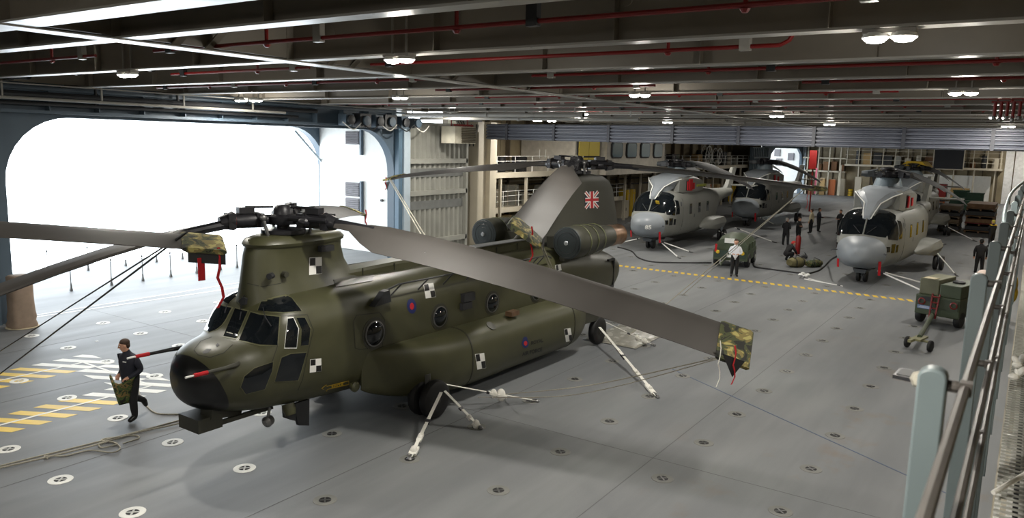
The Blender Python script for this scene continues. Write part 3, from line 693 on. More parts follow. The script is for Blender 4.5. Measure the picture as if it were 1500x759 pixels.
for s in (-1, 1):
    t_ = MB().tube([(-1.62, s*.8, 1.97), (-1.78, s*.9, 1.98), (-2.0, s*.92, 1.98), (-2.42, s*.92, 1.985)], [.05, .045, .036, .03], 10).build('pitot_boom', m_ol2 if s < 0 else m_radome, chin)
    MB().tube([(-2.36, s*.92, 1.985), (-2.62, s*.92, 1.99)], [.04, .035], 8).build('pitot_cover', m_redcloth, t_)
    MB().tube([(-2.6, s*.92, 1.99), (-2.78, s*.92, 1.99)], .02, 6).build('pitot_tip', m_mw, t_)
MB().prism([(4.9, 3.25), (5.15, 3.25), (5.12, 3.5), (4.95, 3.52)], 'y', -.16, .02).build('roof_aerial', m_dark, chin, 0)
for s in (-1, 1):
    w_ = MB()
    for a, b_ in ((1.6, 5.2), (6.4, 8.3)):
        w_.tube([(a, s*1.18, 2.84), (a+.4, s*1.33, 3.0), (b_-.4, s*1.33, 3.0), (b_, s*1.24, 2.88)], .02, 6)
        for k in range(4): w_.tube([(a+.5+k*(b_-a-1)/3, s*1.33, 3.0), (a+.3+k*(b_-a-1)/3, s*1.2, 2.75)], .018, 6)
    w_.build('wire_aerial', m_dark, chin)
    MB().prism([(1.25, 2.62), (1.75, 2.66), (1.7, 2.92), (1.55, 2.9)], 'y', s*1.2, s*1.36).build('air_scoop', m_dark, chin, 0)
    MB().box((4.45, s*1.3, 2.35), (.42, .14, .2)).box((4.35, s*1.33, 2.15), (.36, .1, .16)).build('flare_dispenser', m_dark, chin, 0)
    MB().box((5.9, s*1.62, 1.75), (.34, .2, .12)).build('tank_filler', m_brass, chin, 20)
    MB().lathe([(.12, 0), (.13, .02), (.001, .03)], (4.9, s*1.68, 1.6), (0, s*.6, .8), 14).build('filler_cap', m_ol2, chin)
    MB().lathe([(.09, 0), (.11, .04), (.11, .1), (.07, .14)], (.75, s*1.22, 1.02), (0, s, 0), 14).build('side_port', m_ol, chin)
    MB().lathe([(.06, 0), (.06, .1)], (-.35, s*.48, 3.42), (0, s, 0), 10).build('pylon_fitting', m_ol2, chin)
    MB().box((.75, s*.47, 3.82), (.34, .12, .12)).build('pylon_vent', m_dark, chin, 0)
    MB().box((12.35, s*1.1, 1.95), (.06, .1, .9)).box((12.1, s*1.15, 2.4), (.4, .08, .06)).box((12.2, s*1.12, 1.5), (.3, .08, .08)).build('ramp_hinge', m_dark, chin, 0)
    MB().box((9.75, s*1.28, 1.95), (.3, .12, .12)).box((9.5, s*1.28, 2.0), (.1, .12, .22)).build('steps', m_steel, chin, 0)
MB().tube([(-.6, -.46, 3.42), (-.72, -.52, 3.42)], .06, 10).build('pylon_lamp', m_dark, chin)

# ---------- markings, windows: patches lying on the skin, found by casting the photograph's outline on to it
bpy.context.view_layer.update()
def bvh_of(*objs):
    V, F = [], []
    for o in objs:
        k = len(V); V += [v.co.copy() for v in o.data.vertices]; F += [tuple(i+k for i in p.vertices) for p in o.data.polygons]
    return BVHTree.FromPolygons(V, F)
BF = bvh_of(fus, rad, pyl); BFIN = bvh_of(fin); BSP = bvh_of(spL); BALL = bvh_of(fus, rad, pyl, spL, fin)
CLO = CHI @ CAMP
def densify(p, n=30):
    p = [Vector(q) for q in p]; L_ = [(p[(i+1) % len(p)]-p[i]).length for i in range(len(p))]; tot = sum(L_); out = []
    for i in range(len(p)):
        k = max(1, int(round(n*L_[i]/tot)))
        out += [p[i].lerp(p[(i+1) % len(p)], j/k) for j in range(k)]
    return out
def patch(poly, cast, name, m, parent, off=.006, thick=.0, rings=4, n=32, mirror=False):
    P = densify(poly, n); c = sum(P, Vector((0, 0)))/len(P); mb = MB(); rs = []
    hits = []
    for i in range(rings, 0, -1):
        rs.append([c.lerp(p, i/rings) for p in P])
    rows = []
    lastN = Vector((0, -1, 0))
    for R_ in rs+[[c]]:
        row = []
        for q in R_:
            h, nn = cast(q)
            row.append((h, nn))
        rows.append(row)
    good = [r for row in rows for r in row if r[0] is not None]
    if not good: return None
    def fx(r): return r if r[0] is not None else min(good, key=lambda g: 0)
    v = []; f = []; N_ = len(P)
    for row in rows[:-1]:
        for r in row:
            h, nn = fx(r); v.append(h+nn*off)
    h, nn = fx(rows[-1][0]); v.append(h+nn*off); ci = len(v)-1
    for i in range(rings-1):
        for j in range(N_): k = (j+1) % N_; f.append((i*N_+j, i*N_+k, (i+1)*N_+k, (i+1)*N_+j))
    for j in range(N_): f.append(((rings-1)*N_+j, (rings-1)*N_+(j+1) % N_, ci))
    if thick:
        o = len(v)
        for j in range(N_): h, nn = fx(rows[0][j]); v.append(h+nn*(off-thick))
        for j in range(N_): k = (j+1) % N_; f.append((j, o+j, o+k, k))
    ob = MB().add(v, f).build(name, m, parent, 40)
    if mirror: MB().add([(x, -y, z) for x, y, z in v], [tuple(reversed(q)) for q in f]).build(name, m, parent, 40)
    return ob
def pxcast(bvh):
    def c(q):
        d = (CHI.to_3x3() @ ray(q.x, q.y)).normalized(); h, n, i, dist = bvh.ray_cast(CLO, d)
        if h is None: return None, None
        if n.dot(d) > 0: n = -n
        return h, n
    return c
def sidecast(bvh, s=-1):
    def c(q):
        h, n, i, dist = bvh.ray_cast(Vector((q.x, s*6, q.y)), Vector((0, -s, 0)))
        if h is None: return None, None
        if n.y*s < 0: n = -n
        return h, n
    return c
cf, cs, cn = pxcast(BF), pxcast(BSP), pxcast(BFIN)
def frame_of(poly, g): c = sum((Vector(p) for p in poly), Vector((0, 0)))/len(poly); return [tuple(c+(Vector(p)-c)*(1+g/(Vector(p)-c).length)) for p in poly]
m_wframe = mat('window_frame_olive', sr(92, 92, 66), .45, var=.08)
for nm_, poly, g, mir, fm in (
    ('windscreen', [(327.5, 492.5), (344.8, 452), (362.8, 456.4), (346, 495.8)], 2.2, False, m_wframe),
    ('windscreen', [(350.6, 498.6), (367.8, 457.6), (381, 461.4), (409.5, 464.7), (406.2, 505.5), (381, 504.9)], 2.2, True, m_wframe),
    ('eyebrow_window', [(378, 455), (382.8, 442.5), (400, 436.5), (417.5, 432.5), (427, 437), (441.5, 455.6), (416, 457.6), (397, 456.8)], 1.5, True, m_wframe),
    ('door_window', [(421.5, 467), (429.4, 466), (436.5, 482), (434, 509), (416.8, 509.3)], 1.6, True, m_white),
    ('door_window', [(434.6, 466), (446, 465.6), (454.4, 482), (451.5, 505.6), (440.5, 506.4), (441.6, 482.7)], 1.2, True, m_wframe),
    ('chin_window', [(353, 567), (358, 551.7), (372.8, 539.7), (399.6, 530.4), (398.7, 542.4), (387.6, 570), (360, 577)], 1.2, True, m_wframe),
    ('door_window', [(402.4, 559), (412.5, 524), (426, 518.5), (448.5, 516.6), (442, 539.7), (436.5, 557)], 1.2, True, m_wframe)):
    patch(frame_of(poly, g), cf, 'window_frame', fm, chin, .006, .03, mirror=mir)
    patch(poly, cf, nm_, m_glass, chin, .012, .01, mirror=mir)
# seams: thin strips through pixel paths
def strip(pts, bvhc, w, name, m, off=.004):
    P = [Vector(p) for p in pts]; Q = []
    for i in range(len(P)-1):
        k = max(1, int((P[i+1]-P[i]).length/5)); Q += [P[i].lerp(P[i+1], j/k) for j in range(k)]
    Q.append(P[-1]); v = []; f = []
    for i, q in enumerate(Q):
        d = (Q[min(i+1, len(Q)-1)]-Q[max(i-1, 0)]).normalized(); nrm = Vector((-d.y, d.x))*w/2
        for s in (-1, 1):
            h, n = bvhc(q+nrm*s)
            if h is None: return
            v.append(h+n*off)
    for i in range(len(Q)-1): f.append((2*i, 2*i+1, 2*i+3, 2*i+2))
    MB().add(v, f).build(name, m, chin, 40)
for pts in ([(411, 464), (407, 505), (398, 532), (388, 572)], [(414, 463), (450, 461), (459, 484), (452, 512), (443, 556), (436, 572)], [(284, 513), (290, 520), (308, 524), (328, 517), (341, 505)], [(284, 513), (294, 500), (310, 494)],
            [(527, 424), (560, 520), (565, 556)], [(362, 415), (384, 420), (412, 415)], [(393, 350), (396, 385), (395, 418)], [(518, 470), (520, 510), (527, 512), (560, 508), (563, 468), (556, 458), (522, 462), (518, 470)]):
    strip(pts, cf, 1.1, 'panel_seam', m_seam)
patch([(296, 516), (303, 511), (310, 512), (306, 517), (299, 519)], cf, 'nose_sensor', m_mb, chin, .006, 0, 2, 12)
patch([(316, 506), (319, 503), (322, 506), (318, 509)], cf, 'nose_sensor', m_mb, chin, .006, 0, 2, 12)
for pts in ([(355, 455), (357, 440), (361, 432)], [(356, 458), (354, 470)], [(387, 452), (391, 466), (399, 479)], [(332, 460), (336, 446)]):       # wipers and arms
    strip(pts, cf, 1.6, 'wiper', m_dark, .05)
patch([(353, 441), (358, 435), (363, 437), (362, 446), (356, 447)], cf, 'wiper_motor', m_dark, chin, .06, .06, 2, 10)
for z_, xs in ((2.03, ((1.34, .27), (3.45, .24), (5.5, .24), (7.55, .24))),):
    for x, r in xs:
        for s in (-1, 1):
            sc_ = sidecast(BF, s); cir = lambda k: [(x+k*math.cos(2*pi*i/28), z_+k*math.sin(2*pi*i/28)) for i in range(28)]
            patch(cir(r*1.28), sc_, 'window_rim', m_ol2, chin, .012, .03, 2, 28)
            h, n = sc_(Vector((x, z_)))
            if h is None: continue
            mb = MB().lathe([(r*1.0, 0.012), (r*1.04, .03), (r*.93, .036)], h, n, 28, cap=False).build('chrome_ring', m_steel, chin)
            MB().lathe([(r*.96, .02), (r*.8, .06), (r*.5, .095), (r*.2, .108), (.001, .11)], h, n, 28, cap=False).build('bubble_window', m_glass, chin, 60)
def checker(quad, cast, b=0):
    a = [Vector(p) for p in quad]   # tl tr br bl
    L = lambda u, v_: a[0].lerp(a[1], u).lerp(a[3].lerp(a[2], u), v_)
    sq = lambda u0, v0, u1, v1: [tuple(L(u0, v0)), tuple(L(u1, v0)), tuple(L(u1, v1)), tuple(L(u0, v1))]
    o = patch(sq(0, 0, 1, 1), cast, 'checker_marking', m_mw, chin, .005, 0, 3, 24)
    for u, v_ in (((0, 0), (.5, .5)) if b == 0 else ((0, 0), (.5, .5))):
        patch(sq(u+.04, v_+.03, u+.5-.02, v_+.48), cast, 'black_square', m_mb, o or chin, .008, 0, 2, 16)
checker([(453, 377.5), (471, 376.5), (471.5, 401), (452.5, 403)], cf)
checker([(454, 526.5), (470.5, 525), (470.5, 544), (453.5, 546)], cf)
checker([(619.8, 416.5), (634.5, 414.6), (638.5, 435), (623.5, 437.5)], cf)
checker([(695.5, 519), (709, 517), (712, 539), (699, 541.5)], cs)
checker([(826, 482), (835.5, 480.6), (838.5, 499), (829, 501)], cs)
checker([(813, 388.5), (821, 387), (824, 404), (815.5, 406)], cf)
def ellp(cx, cy, rx, ry, n=24, sh=0): return [(cx+rx*math.cos(2*pi*i/n)+sh*math.sin(2*pi*i/n), cy+ry*math.sin(2*pi*i/n)) for i in range(n)]
o = patch(ellp(602.8, 448.5, 6.8, 11, sh=.8), cf, 'roundel', m_rb, chin, .005, 0, 3, 24); patch(ellp(603, 448.7, 3, 5), cf, 'roundel_centre', m_rr, o, .008, 0, 2, 16)
o = patch(ellp(769.3, 503, 5, 7), cs, 'roundel', m_rb, chin, .005, 0, 3, 24); patch(ellp(769.6, 503, 2.6, 3.4), cs, 'roundel_centre', m_rr, o, .008, 0, 2, 16)
patch([(765, 497), (767.5, 493.5), (771, 493.5), (773, 497)], cs, 'crown', m_rb, o, .006, 0, 2, 12)
# lettering on the tank
for txt, cx, cy, sz in (('ROYAL', 786.5, 500.8, 7.0), ('AIR FORCE', 779.5, 515.5, 7.4)):
    v, f = textmesh(txt, sz); vv = []
    for p in v:
        q = Vector((cx+p.x*.8, cy-p.y-p.x*.2)); h, n = cs(q)
        if h is None: break
        vv.append(h+n*.006)
    if len(vv) == len(v): MB().add(vv, f).build('lettering', m_mb, chin, 0, fix=False)
# flag on the fin
FQ = [Vector(p) for p in ((856.8, 281), (876.2, 280), (876.4, 304.6), (857, 305.6))]
def flag_pt(u, v_): a = FQ[0].lerp(FQ[1], u).lerp(FQ[3].lerp(FQ[2], u), v_); return (a.x, a.y)
def flag_poly(ps, m_, off, nme, par): return patch([flag_pt(*p) for p in ps], cn, nme, m_, par, off, 0, 2, 20)
fl = flag_poly([(0, 0), (1, 0), (1, 1), (0, 1)], mat('flag_blue', sr(34, 38, 70), .6, var=0), .005, 'flag', chin)
if fl:
    for a, b_ in (((0, 0), (1, 1)), ((1, 0), (0, 1))):
        d = Vector(b_)-Vector(a); nr = Vector((-d.y, d.x)).normalized()
        for w, m_, of in ((.10, m_mw, .007), (.035, m_rr, .009)):
            flag_poly([tuple(Vector(a)*.96+Vector((.02, .02))+nr*w), tuple(Vector(b_)*.96+Vector((.02, .02))+nr*w), tuple(Vector(b_)*.96+Vector((.02, .02))-nr*w), tuple(Vector(a)*.96+Vector((.02, .02))-nr*w)], m_, of, 'flag_saltire', fl)
    for w, m_, of in ((.17, m_mw, .011), (.1, m_rr, .013)):
        flag_poly([(.5-w, 0), (.5+w, 0), (.5+w, 1), (.5-w, 1)], m_, of, 'flag_cross', fl); flag_poly([(0, .5-w*.8), (1, .5-w*.8), (1, .5+w*.8), (0, .5+w*.8)], m_, of+.001, 'flag_cross', fl)
# yellow arrow
for pts in ([(471, 569), (478, 563.5), (478.6, 566), (510.5, 558), (511, 563), (479, 570.5), (479, 573), (471, 569)],): strip(pts, cf, .8, 'arrow_marking', m_ry)
v, f = textmesh('RESCUE', 5.2); vv = []
for p in v:
    h, n = cf(Vector((494+p.x*.95, 565-p.y-p.x*.22)))
    if h is None: break
    vv.append(h+n*.006)
if len(vv) == len(v): MB().add(vv, f).build('lettering', m_ry, chin, 0, fix=False)
# white stain-free lifting plates on the roof
patch([(488, 410), (541, 398), (549, 404), (545, 412), (492, 421)], cf, 'roof_panel', mat('roof_panel_grey', sr(76, 76, 70), .45), chin, .01, .01, 3, 24)

# a second helicopter out of frame on the left lends one blade: only its aft pylon stands here
T = on(323, 353, 'Z', 4.64); U = on(0, 327, 'Z', 4.94)
d2 = (T-U); d2.z = 0; d2.normalize(); hub2 = T-d2*9.14; hub2.z = 5.3
oth = empty('parked_helicopter', (hub2.x, hub2.y, 0), 0, 'drooping dark rotor blade with camouflage tip cover reaching in from the left of another helicopter', 'helicopter')
az2 = math.atan2(d2.y, d2.x)
ob = blade((0, 0, 5.3), az2, 4.62-5.3, D(5), D(5), 1, True, oth)
rotor_head((0, 0, 5.3), 4.9, oth, [az2, az2+2.094, az2-2.094])
for k_ in (2.094, -2.094): blade((0, 0, 5.3), az2+k_, -.75, D(12), D(8), 1, False, oth)
MB().rings([fin_ring(z, a-11.68, b_-11.68, h) for z, a, b_, h in AFT]).build('aft_pylon', m_ol2, oth, 50)
MB().rings([[(x-11.68, y, z) for y, z in section(r[1], r[2], r[3], r[4], 28)] for r in FUS[12:] for x in (r[0],)]).build('fuselage', m_ol, oth, 40)
for x in (-1.2,):
    for s in (-1, 1): MB().lathe([(.2, -.11), (.43, -.05), (.43, .05), (.2, .11)], (x, s*1.5, .43), (0, 1, 0), 20).tube([(x, s*1.5, .43), (x, s*1.1, 1.0)], .07, 8).build('wheel', m_black, oth)
q = ob[1](8.7, .8, 1, D(5)); q2 = ob[1](9.15, .8, 1, D(5)); 
MB().rings([[p+Vector((0, 0, dz)) for p in (q[5], q[5]+Vector((.02, .02, 0)), q2[5]+Vector((.02, .02, 0)), q2[5])] for dz in (0, -.08, -.17)]).build('cover_flap', m_black, ob[0], 0)
streamer(ob, 9.08, 5, .8, m_redcloth, ob[0], .04)
MB().rings([[q2[2]*0+q[5]*.65+q2[5]*.35+Vector((0, 0, -.1-.3*i/4))+Vector(d)*(1) for d in ((-.05, 0, 0), (.05, 0, 0), (.05, .01, 0), (-.05, .01, 0))] for i in range(5)]).build('red_flag', m_redcloth, ob[0], 0)
# ------------------------------------------------------------------ far half of the hangar
m_beige = mat('beige_bulkhead_paint', sr(150, 138, 112), .6, var=.18, scale=.9)
m_dim = mat('dim_brown_bulkhead', sr(96, 86, 70), .65, var=.2, scale=1)
def plates(mb_name, X0, X1, y, z0, z1, m_, n, par):
    for i in range(n):
        a = X0+(X1-X0)*i/n; MB().b2((a+.04, y-.05, z0), (X0+(X1-X0)*(i+1)/n-.04, y, z1)).build(mb_name, m_, par, 0)
wp = tag(MB().b2((38.1, 30.6, 0), (93.2, 31, 8.6)).build('wall_port', m_dim, ang=0), kind='structure')
tag(MB().b2((38.0, WY+1.2, 0), (38.15, 30.6, 8.6)).build('wall_port_jamb', m_dim, ang=0), kind='structure')
tag(MB().b2((93.2, 27.3, 0), (93.4, 31, 8.6)).build('wall_port_end', m_dim, ang=0), kind='structure')
plates('bulkhead_plate', 38.4, 93, 30.6, .3, 3.9, m_beige, 20, wp); plates('bulkhead_plate', 38.4, 93, 30.6, 4.2, 8.2, m_beige, 20, wp)
gal = tag(MB().b2((38.1, 27.4, 3.95), (93.2, 30.6, 4.1)).b2((38.1, 27.34, 3.86), (93.2, 27.42, 4.2)).build('trim_4', m_cream, ang=0), kind='structure')
gl2 = tag(MB().b2((38.1, 28.0, 1.72), (58, 30.6, 1.84)).b2((38.1, 27.94, 1.6), (58, 28.02, 1.92)).build('trim_5', m_cream, ang=0), kind='structure')
for i in range(19):
    x = 39.5+i*2.95; MB().b2((x-.07, 27.4, 0), (x+.07, 27.56, 3.9)).build('gallery_post', m_cream, gal)
for i in range(28):
    x = 39+i*2.0; MB().tube([(x, 27.4, 4.1), (x, 27.4, 5.2)], .028, 6).build('rail_post', m_white, gal)
for z in (4.55, 4.9, 5.2): MB().tube([(38.2, 27.4, z), (93, 27.4, z)], .018, 6).build('guard_rail', m_white, gal)
for i in range(11):
    x = 38.8+i*1.8; MB().tube([(x, 28.0, 1.84), (x, 28.0, 2.95)], .028, 6).build('rail_post', m_white, gl2)
for z in (2.3, 2.65, 2.95): MB().tube([(38.2, 28, z), (58, 28, z)], .018, 6).build('guard_rail', m_white, gl2)
for k, (z, r) in enumerate(((3.4, .07), (3.1, .05), (6.9, .09), (7.3, .06), (6.5, .04), (2.6, .05))):
    MB().tube([(38.4, 30.4, z), (93, 30.4, z)], r, 8).build('pipe_run', [m_cream, m_dark, m_red, m_cream][k % 4], wp)
for i in range(22): MB().b2((39.5+i*2.45, 30.2, 4.2), (39.62+i*2.45, 30.5, 8.4)).b2((39.5+i*2.45, 30.2, 0), (39.62+i*2.45, 30.5, 3.9)).build('frame_rib', m_dim, wp)
# second lift opening far away
wl2 = tag(MB().b2((93.2, WY, 0), (95.4, WY+.4, 8.6)).b2((111.2, WY, 0), (113, WY+.4, 8.6)).b2((95.4, WY, 6.15), (111.2, WY+.4, 8.6)).build('wall_port_aft', m_wallblue, ang=0), kind='structure')
for x in (95.4, 111.2):
    s = 1 if x < 100 else -1
    MB().add([(x, WY+.02, 6.15), (x+s*2.2, WY+.02, 6.15), (x+s*.6, WY+.02, 5.4), (x, WY+.02, 3.9), (x, WY+.3, 6.15), (x+s*2.2, WY+.3, 6.15), (x+s*.6, WY+.3, 5.4), (x, WY+.3, 3.9)], [(0, 1, 2, 3), (7, 6, 5, 4), (0, 4, 5, 1), (1, 5, 6, 2), (2, 6, 7, 3), (3, 7, 4, 0)]).build('corner_plate', m_wallblue, wl2, 0)
MB().b2((111.3, WY-.4, 0), (112.4, WY, 6.4)).build('door_post', m_jamb, wl2)
d2_ = tag(MB().b2((88.4, WY, 0), (94.9, WY+.3, 6.2)).build('door_2', mat('slate_door_paint', sr(92, 108, 118), .5), ang=0), kind='structure')
for i in range(9): MB().b2((88.6+i*.7, WY-.12, .1), (88.8+i*.7, WY, 6.1)).build('corrugation', MATS['slate_door_paint'], d2_)
for z in (1.2, 3.2, 5): MB().b2((88.4, WY-.2, z-.1), (94.9, WY, z+.1)).build('door_rail', MATS['slate_door_paint'], d2_)
lw2 = tag(MB().b2((112.2, WY+.4, 0), (112.6, 33, 8.6)).build('wall_lift_aft', m_white, ang=0), kind='structure')
for (y, z) in ((28.6, 5.0), (30.5, 5.5), (30.2, 4.2)): MB().b2((112.05, y-.4, z-.5), (112.2, y+.4, z+.5)).build('vent', MATS['vent_grey'], lw2)
tag(MB().b2((93, WY+.4, -.3), (113, 37, -.05)).build('trim_6', m_floor, ang=0), kind='structure')
# far end bulkhead with its upper gallery
wf = tag(MB().b2((113, -3, 0), (113.4, WY+1, 8.7)).build('wall_far', m_beige, ang=0), kind='structure')
for i in range(16): MB().b2((112.8, 2.2+i*1.6, 0), (113, 2.32+i*1.6, 8.6)).build('frame_rib', m_dim, wf)
MB().b2((112.85, .2, 0), (113.0, 3.2, 8.5)).build('white_plate', mat('bright_white_paint', sr(244, 244, 242), .5), wf)
MB().b2((112.7, 4.5, .2), (113, 12, 3.3)).build('white_plate', m_white, wf)
gf = tag(MB().b2((110.6, 3.4, 4.05), (113, 21.2, 4.3)).build('trim_7', m_cream, ang=0), kind='structure')
MB().b2((111.2, 21.2, 3.1), (113, 26.7, 3.3)).b2((110.9, 21.2, 4.9), (113, 26.7, 5.05)).build('gallery_floor', m_cream, gf)
for i in range(13): MB().b2((110.6, 3.5+i*1.45, 4.3), (110.68, 3.6+i*1.45, 6.8)).build('cage_post', m_cream, gf)
for z in (4.9, 5.5, 6.1): MB().b2((110.6, 3.4, z), (110.66, 21.2, z+.05)).build('cage_rail', m_cream, gf)
for i in range(9): MB().b2((111, 4+i*2.2, 0), (111.15, 4.15+i*2.2, 4.1)).build('gallery_post', m_cream, gf)
for i in range(4): MB().b2((111.2, 21.8+i*1.4, 0), (111.35, 21.95+i*1.4, 6.5)).build('gallery_post', m_cream, gf)
b_ = MB().b2((110.3, 7.5, 4.1), (110.55, 10.7, 6.9)).build('notice_board', mat('black_board', sr(26, 28, 34), .5))
MB().b2((110.25, 7.4, 4.0), (110.56, 7.5, 7.0)).b2((110.25, 10.7, 4.0), (110.56, 10.8, 7.0)).b2((110.25, 7.4, 4.0), (110.56, 10.8, 4.1)).build('board_frame', m_cream, b_)
tag(b_, 'large black rectangular panel hung on the far gallery cage', 'panel')
wr = tag(MB().b2((-24, -3.2, 0), (113, -3, 8.6)).build('wall_right', m_beige, ang=0), kind='structure')
wb = tag(MB().b2((-24.2, -3, 0), (-24, WY+.4, 8.6)).build('wall_back', m_beige, ang=0), kind='structure')
# control room box with a row of windows
cb = MB().b2((49.9, 25.5, 3.9), (60.3, 30.4, 7.3))
cb = tag(cb.build('trim_8', mat('control_room_paint', sr(196, 190, 178), .5), ang=0), kind='structure')
MB().b2((46.2, 26.0, 3.9), (49.9, 30.4, 7.3)).build('office_block', MATS['control_room_paint'], cb, 0)
m_win = mat('window_reflection_glass', sr(120, 140, 150), .12, var=0); m_yel = mat('yellow_lit_glass', sr(170, 150, 60), .15, var=0, emit=(.9, .7, .15, .1))
for i in range(4):
    x0 = 50.5+i*2.45; x1 = x0+1.75
    w_ = tag(MB().prism([(x0+.2, 5.1), (x1-.2, 5.1), (x1, 5.3), (x1, 6.1), (x1-.2, 6.3), (x0+.2, 6.3), (x0, 6.1), (x0, 5.3)], 'y', 25.4, 25.5).build('window_%d' % (i+1), m_dark, ang=0), kind='structure')
    MB().prism([(x0+.25, 5.2), (x1-.25, 5.2), (x1-.1, 5.35), (x1-.1, 6.05), (x1-.25, 6.2), (x0+.25, 6.2), (x0+.1, 6.05), (x0+.1, 5.35)], 'y', 25.37, 25.4).build('pane', m_win, w_, 0)
w_ = tag(MB().b2((46.4, 25.92, 4.9), (49.6, 26.0, 6.6)).build('window_5', m_dark, ang=0), kind='structure')
MB().b2((46.5, 25.88, 5.0), (47.9, 25.92, 6.5)).build('pane', m_yel, w_); MB().b2((48.0, 25.88, 5.0), (49.5, 25.92, 6.5)).build('pane', m_yel, w_)
# ---- stores: crates, lockers, reels
COLS = {'cream': m_cream, 'brown': mat('brown_box', sr(112, 78, 48), .7), 'dark green': m_gse, 'grey': m_panel, 'black': m_dark, 'red': m_red, 'yellow': m_yellow, 'tan': mat('tan_box', sr(170, 140, 92), .7), 'white': m_white, 'rust orange': mat('rust_box', sr(168, 92, 44), .6)}
cr_proto = {}
def crate(kind, colr, loc, dims, rz, label, group):
    key = (kind, colr)
    if key not in cr_proto:
        t = empty(kind)
        m_ = COLS[colr]
        if kind == 'storage_crate':
            MB().box((0, 0, .5), (1, 1, 1)).build('body', m_, t, 0)
            for x in (-.3, .3): MB().box((x, 0, .5), (.08, 1.04, 1.04)).build('batten', m_dark if colr in ('black', 'red') else m_cream, t, 0)
            MB().box((0, 0, .86), (1.05, 1.05, .06)).build('lid', m_, t, 0)
        elif kind == 'tool_locker':
            MB().box((0, 0, .5), (1, 1, 1)).build('body', m_, t, 0)
            for x in (-.25, .25): d = MB().box((x, -.51, .5), (.44, .04, .92)).build('door', m_, t, 0); MB().box((x*.4, -.54, .5), (.05, .04, .16)).build('handle', m_dark, d, 0)
        else:
            MB().lathe([(.4, 0), (.5, .03), (.5, .97), (.4, 1)], n=14).build('body', m_, t); MB().lathe([(.52, .3), (.52, .34)], n=14, cap=False).build('hoop', m_dark, t); MB().lathe([(.52, .64), (.52, .68)], n=14, cap=False).build('hoop', m_dark, t)
        cr_proto[key] = t; o = t
    else: o = copy_tree(cr_proto[key])
    o.location = loc; o.scale = dims; o.rotation_euler = (0, 0, rz); return tag(o, label, 'crate' if kind == 'storage_crate' else ('locker' if kind == 'tool_locker' else 'drum'), group)
R_ = random.Random(3)
names = {'storage_crate': 'crate', 'tool_locker': 'locker', 'steel_drum': 'drum'}
cnt = {}
def scatter(xs, yr, z, where, group, kinds, cols, hs, along='x', wr=(.7, 1.6)):
    for i, x in enumerate(xs):
        kd = R_.choice(kinds); c = R_.choice(cols); h = R_.uniform(*hs); sp_ = (xs[1]-xs[0])
        w, d = (R_.uniform(sp_*.5, sp_*.86), R_.uniform(.5, .8)) if kd != 'steel_drum' else (.6, .6)
        if kd == 'tool_locker': h = max(h, 1.2)
        y = R_.uniform(*yr); loc = (x, y, z) if along == 'x' else (y, x, z)
        k = (c, kd, where); cnt[k] = cnt.get(k, 0)+1
        crate(kd, c, loc, (w, d, h) if along == 'x' else (d, w, h), 0, '%s %s %s, %s like it from the near end' % (c, names[kd], where, ordw[min(cnt[k]-1, 15)]), group)
scatter([39.4+i*1.75 for i in range(9)], (28.9, 29.7), 0, 'under the lower port gallery', 'stores under the port gallery', ['storage_crate', 'steel_drum', 'tool_locker'], ['brown', 'cream', 'black', 'tan', 'rust orange'], (.5, 1.2))
scatter([39.6+i*2.0 for i in range(9)], (29.2, 29.9), 1.84, 'on the lower port gallery', 'stores on the lower port gallery', ['storage_crate', 'tool_locker'], ['cream', 'black', 'grey', 'brown'], (.5, 1.4))
scatter([39.3+i*1.6 for i in range(4)]+[62+i*2.1 for i in range(14)], (28.8, 29.8), 4.1, 'on the upper port gallery', 'stores on the upper port gallery', ['storage_crate', 'tool_locker', 'steel_drum'], ['cream', 'tan', 'black', 'grey', 'dark green'], (.5, 1.7))
scatter([59+i*1.9 for i in range(17)], (28.4, 29.8), 0, 'on deck beyond the control room', 'stores along the port side', ['storage_crate', 'tool_locker', 'steel_drum'], ['tan', 'brown', 'cream', 'yellow', 'rust orange', 'black'], (.8, 2.4))
scatter([21.8+i*.95 for i in range(5)], (111.9, 112.3), 3.3, 'on the far corner gallery', 'stores on the far galleries', ['storage_crate', 'tool_locker'], ['tan', 'cream', 'brown'], (.7, 1.4), 'y')
scatter([4.2+i*1.2 for i in range(14)], (111.6, 112.2), 4.3, 'inside the far gallery cage', 'stores on the far galleries', ['storage_crate', 'tool_locker', 'steel_drum'], ['cream', 'tan', 'grey', 'black', 'brown'], (.6, 2.0), 'y')
scatter([12.4+i*1.15 for i in range(12)], (109.6, 112.2), 0, 'on deck at the far end', 'stores on the deck at the far end', ['storage_crate', 'tool_locker', 'steel_drum'], ['tan', 'tan', 'brown', 'cream', 'yellow', 'rust orange'], (.9, 2.6), 'y')
def reel(loc, r, label, axis=(0, -1, 0)):
    t = empty('hose_reel', loc, 0, label, 'reel', 'spoked reels on the gallery'); ax = Vector(axis)
    for s in (-.25, .25):
        w = MB().lathe([(r, s-.03), (r+.05, s), (r, s+.03), (r-.06, s)], (0, 0, 0), axis, 24, cap=False)
        for k in range(8):
            a = k*pi/4; w.tube([(0, -s if axis[1] else 0, 0), (r*math.cos(a), -s, r*math.sin(a))], .02, 5)
        w.build('wheel', m_white, t)
    MB().lathe([(r*.55, -.24), (r*.62, 0), (r*.55, .24)], (0, 0, 0), axis, 18).build('hose', m_black, t)
    MB().bar((-r*.7, 0, -r-.25), (0, 0, 0), .06, .06).bar((r*.7, 0, -r-.25), (0, 0, 0), .06, .06).bar((-r, 0, -r-.25), (r, 0, -r-.25), .5, .05).build('stand', m_cream, t)
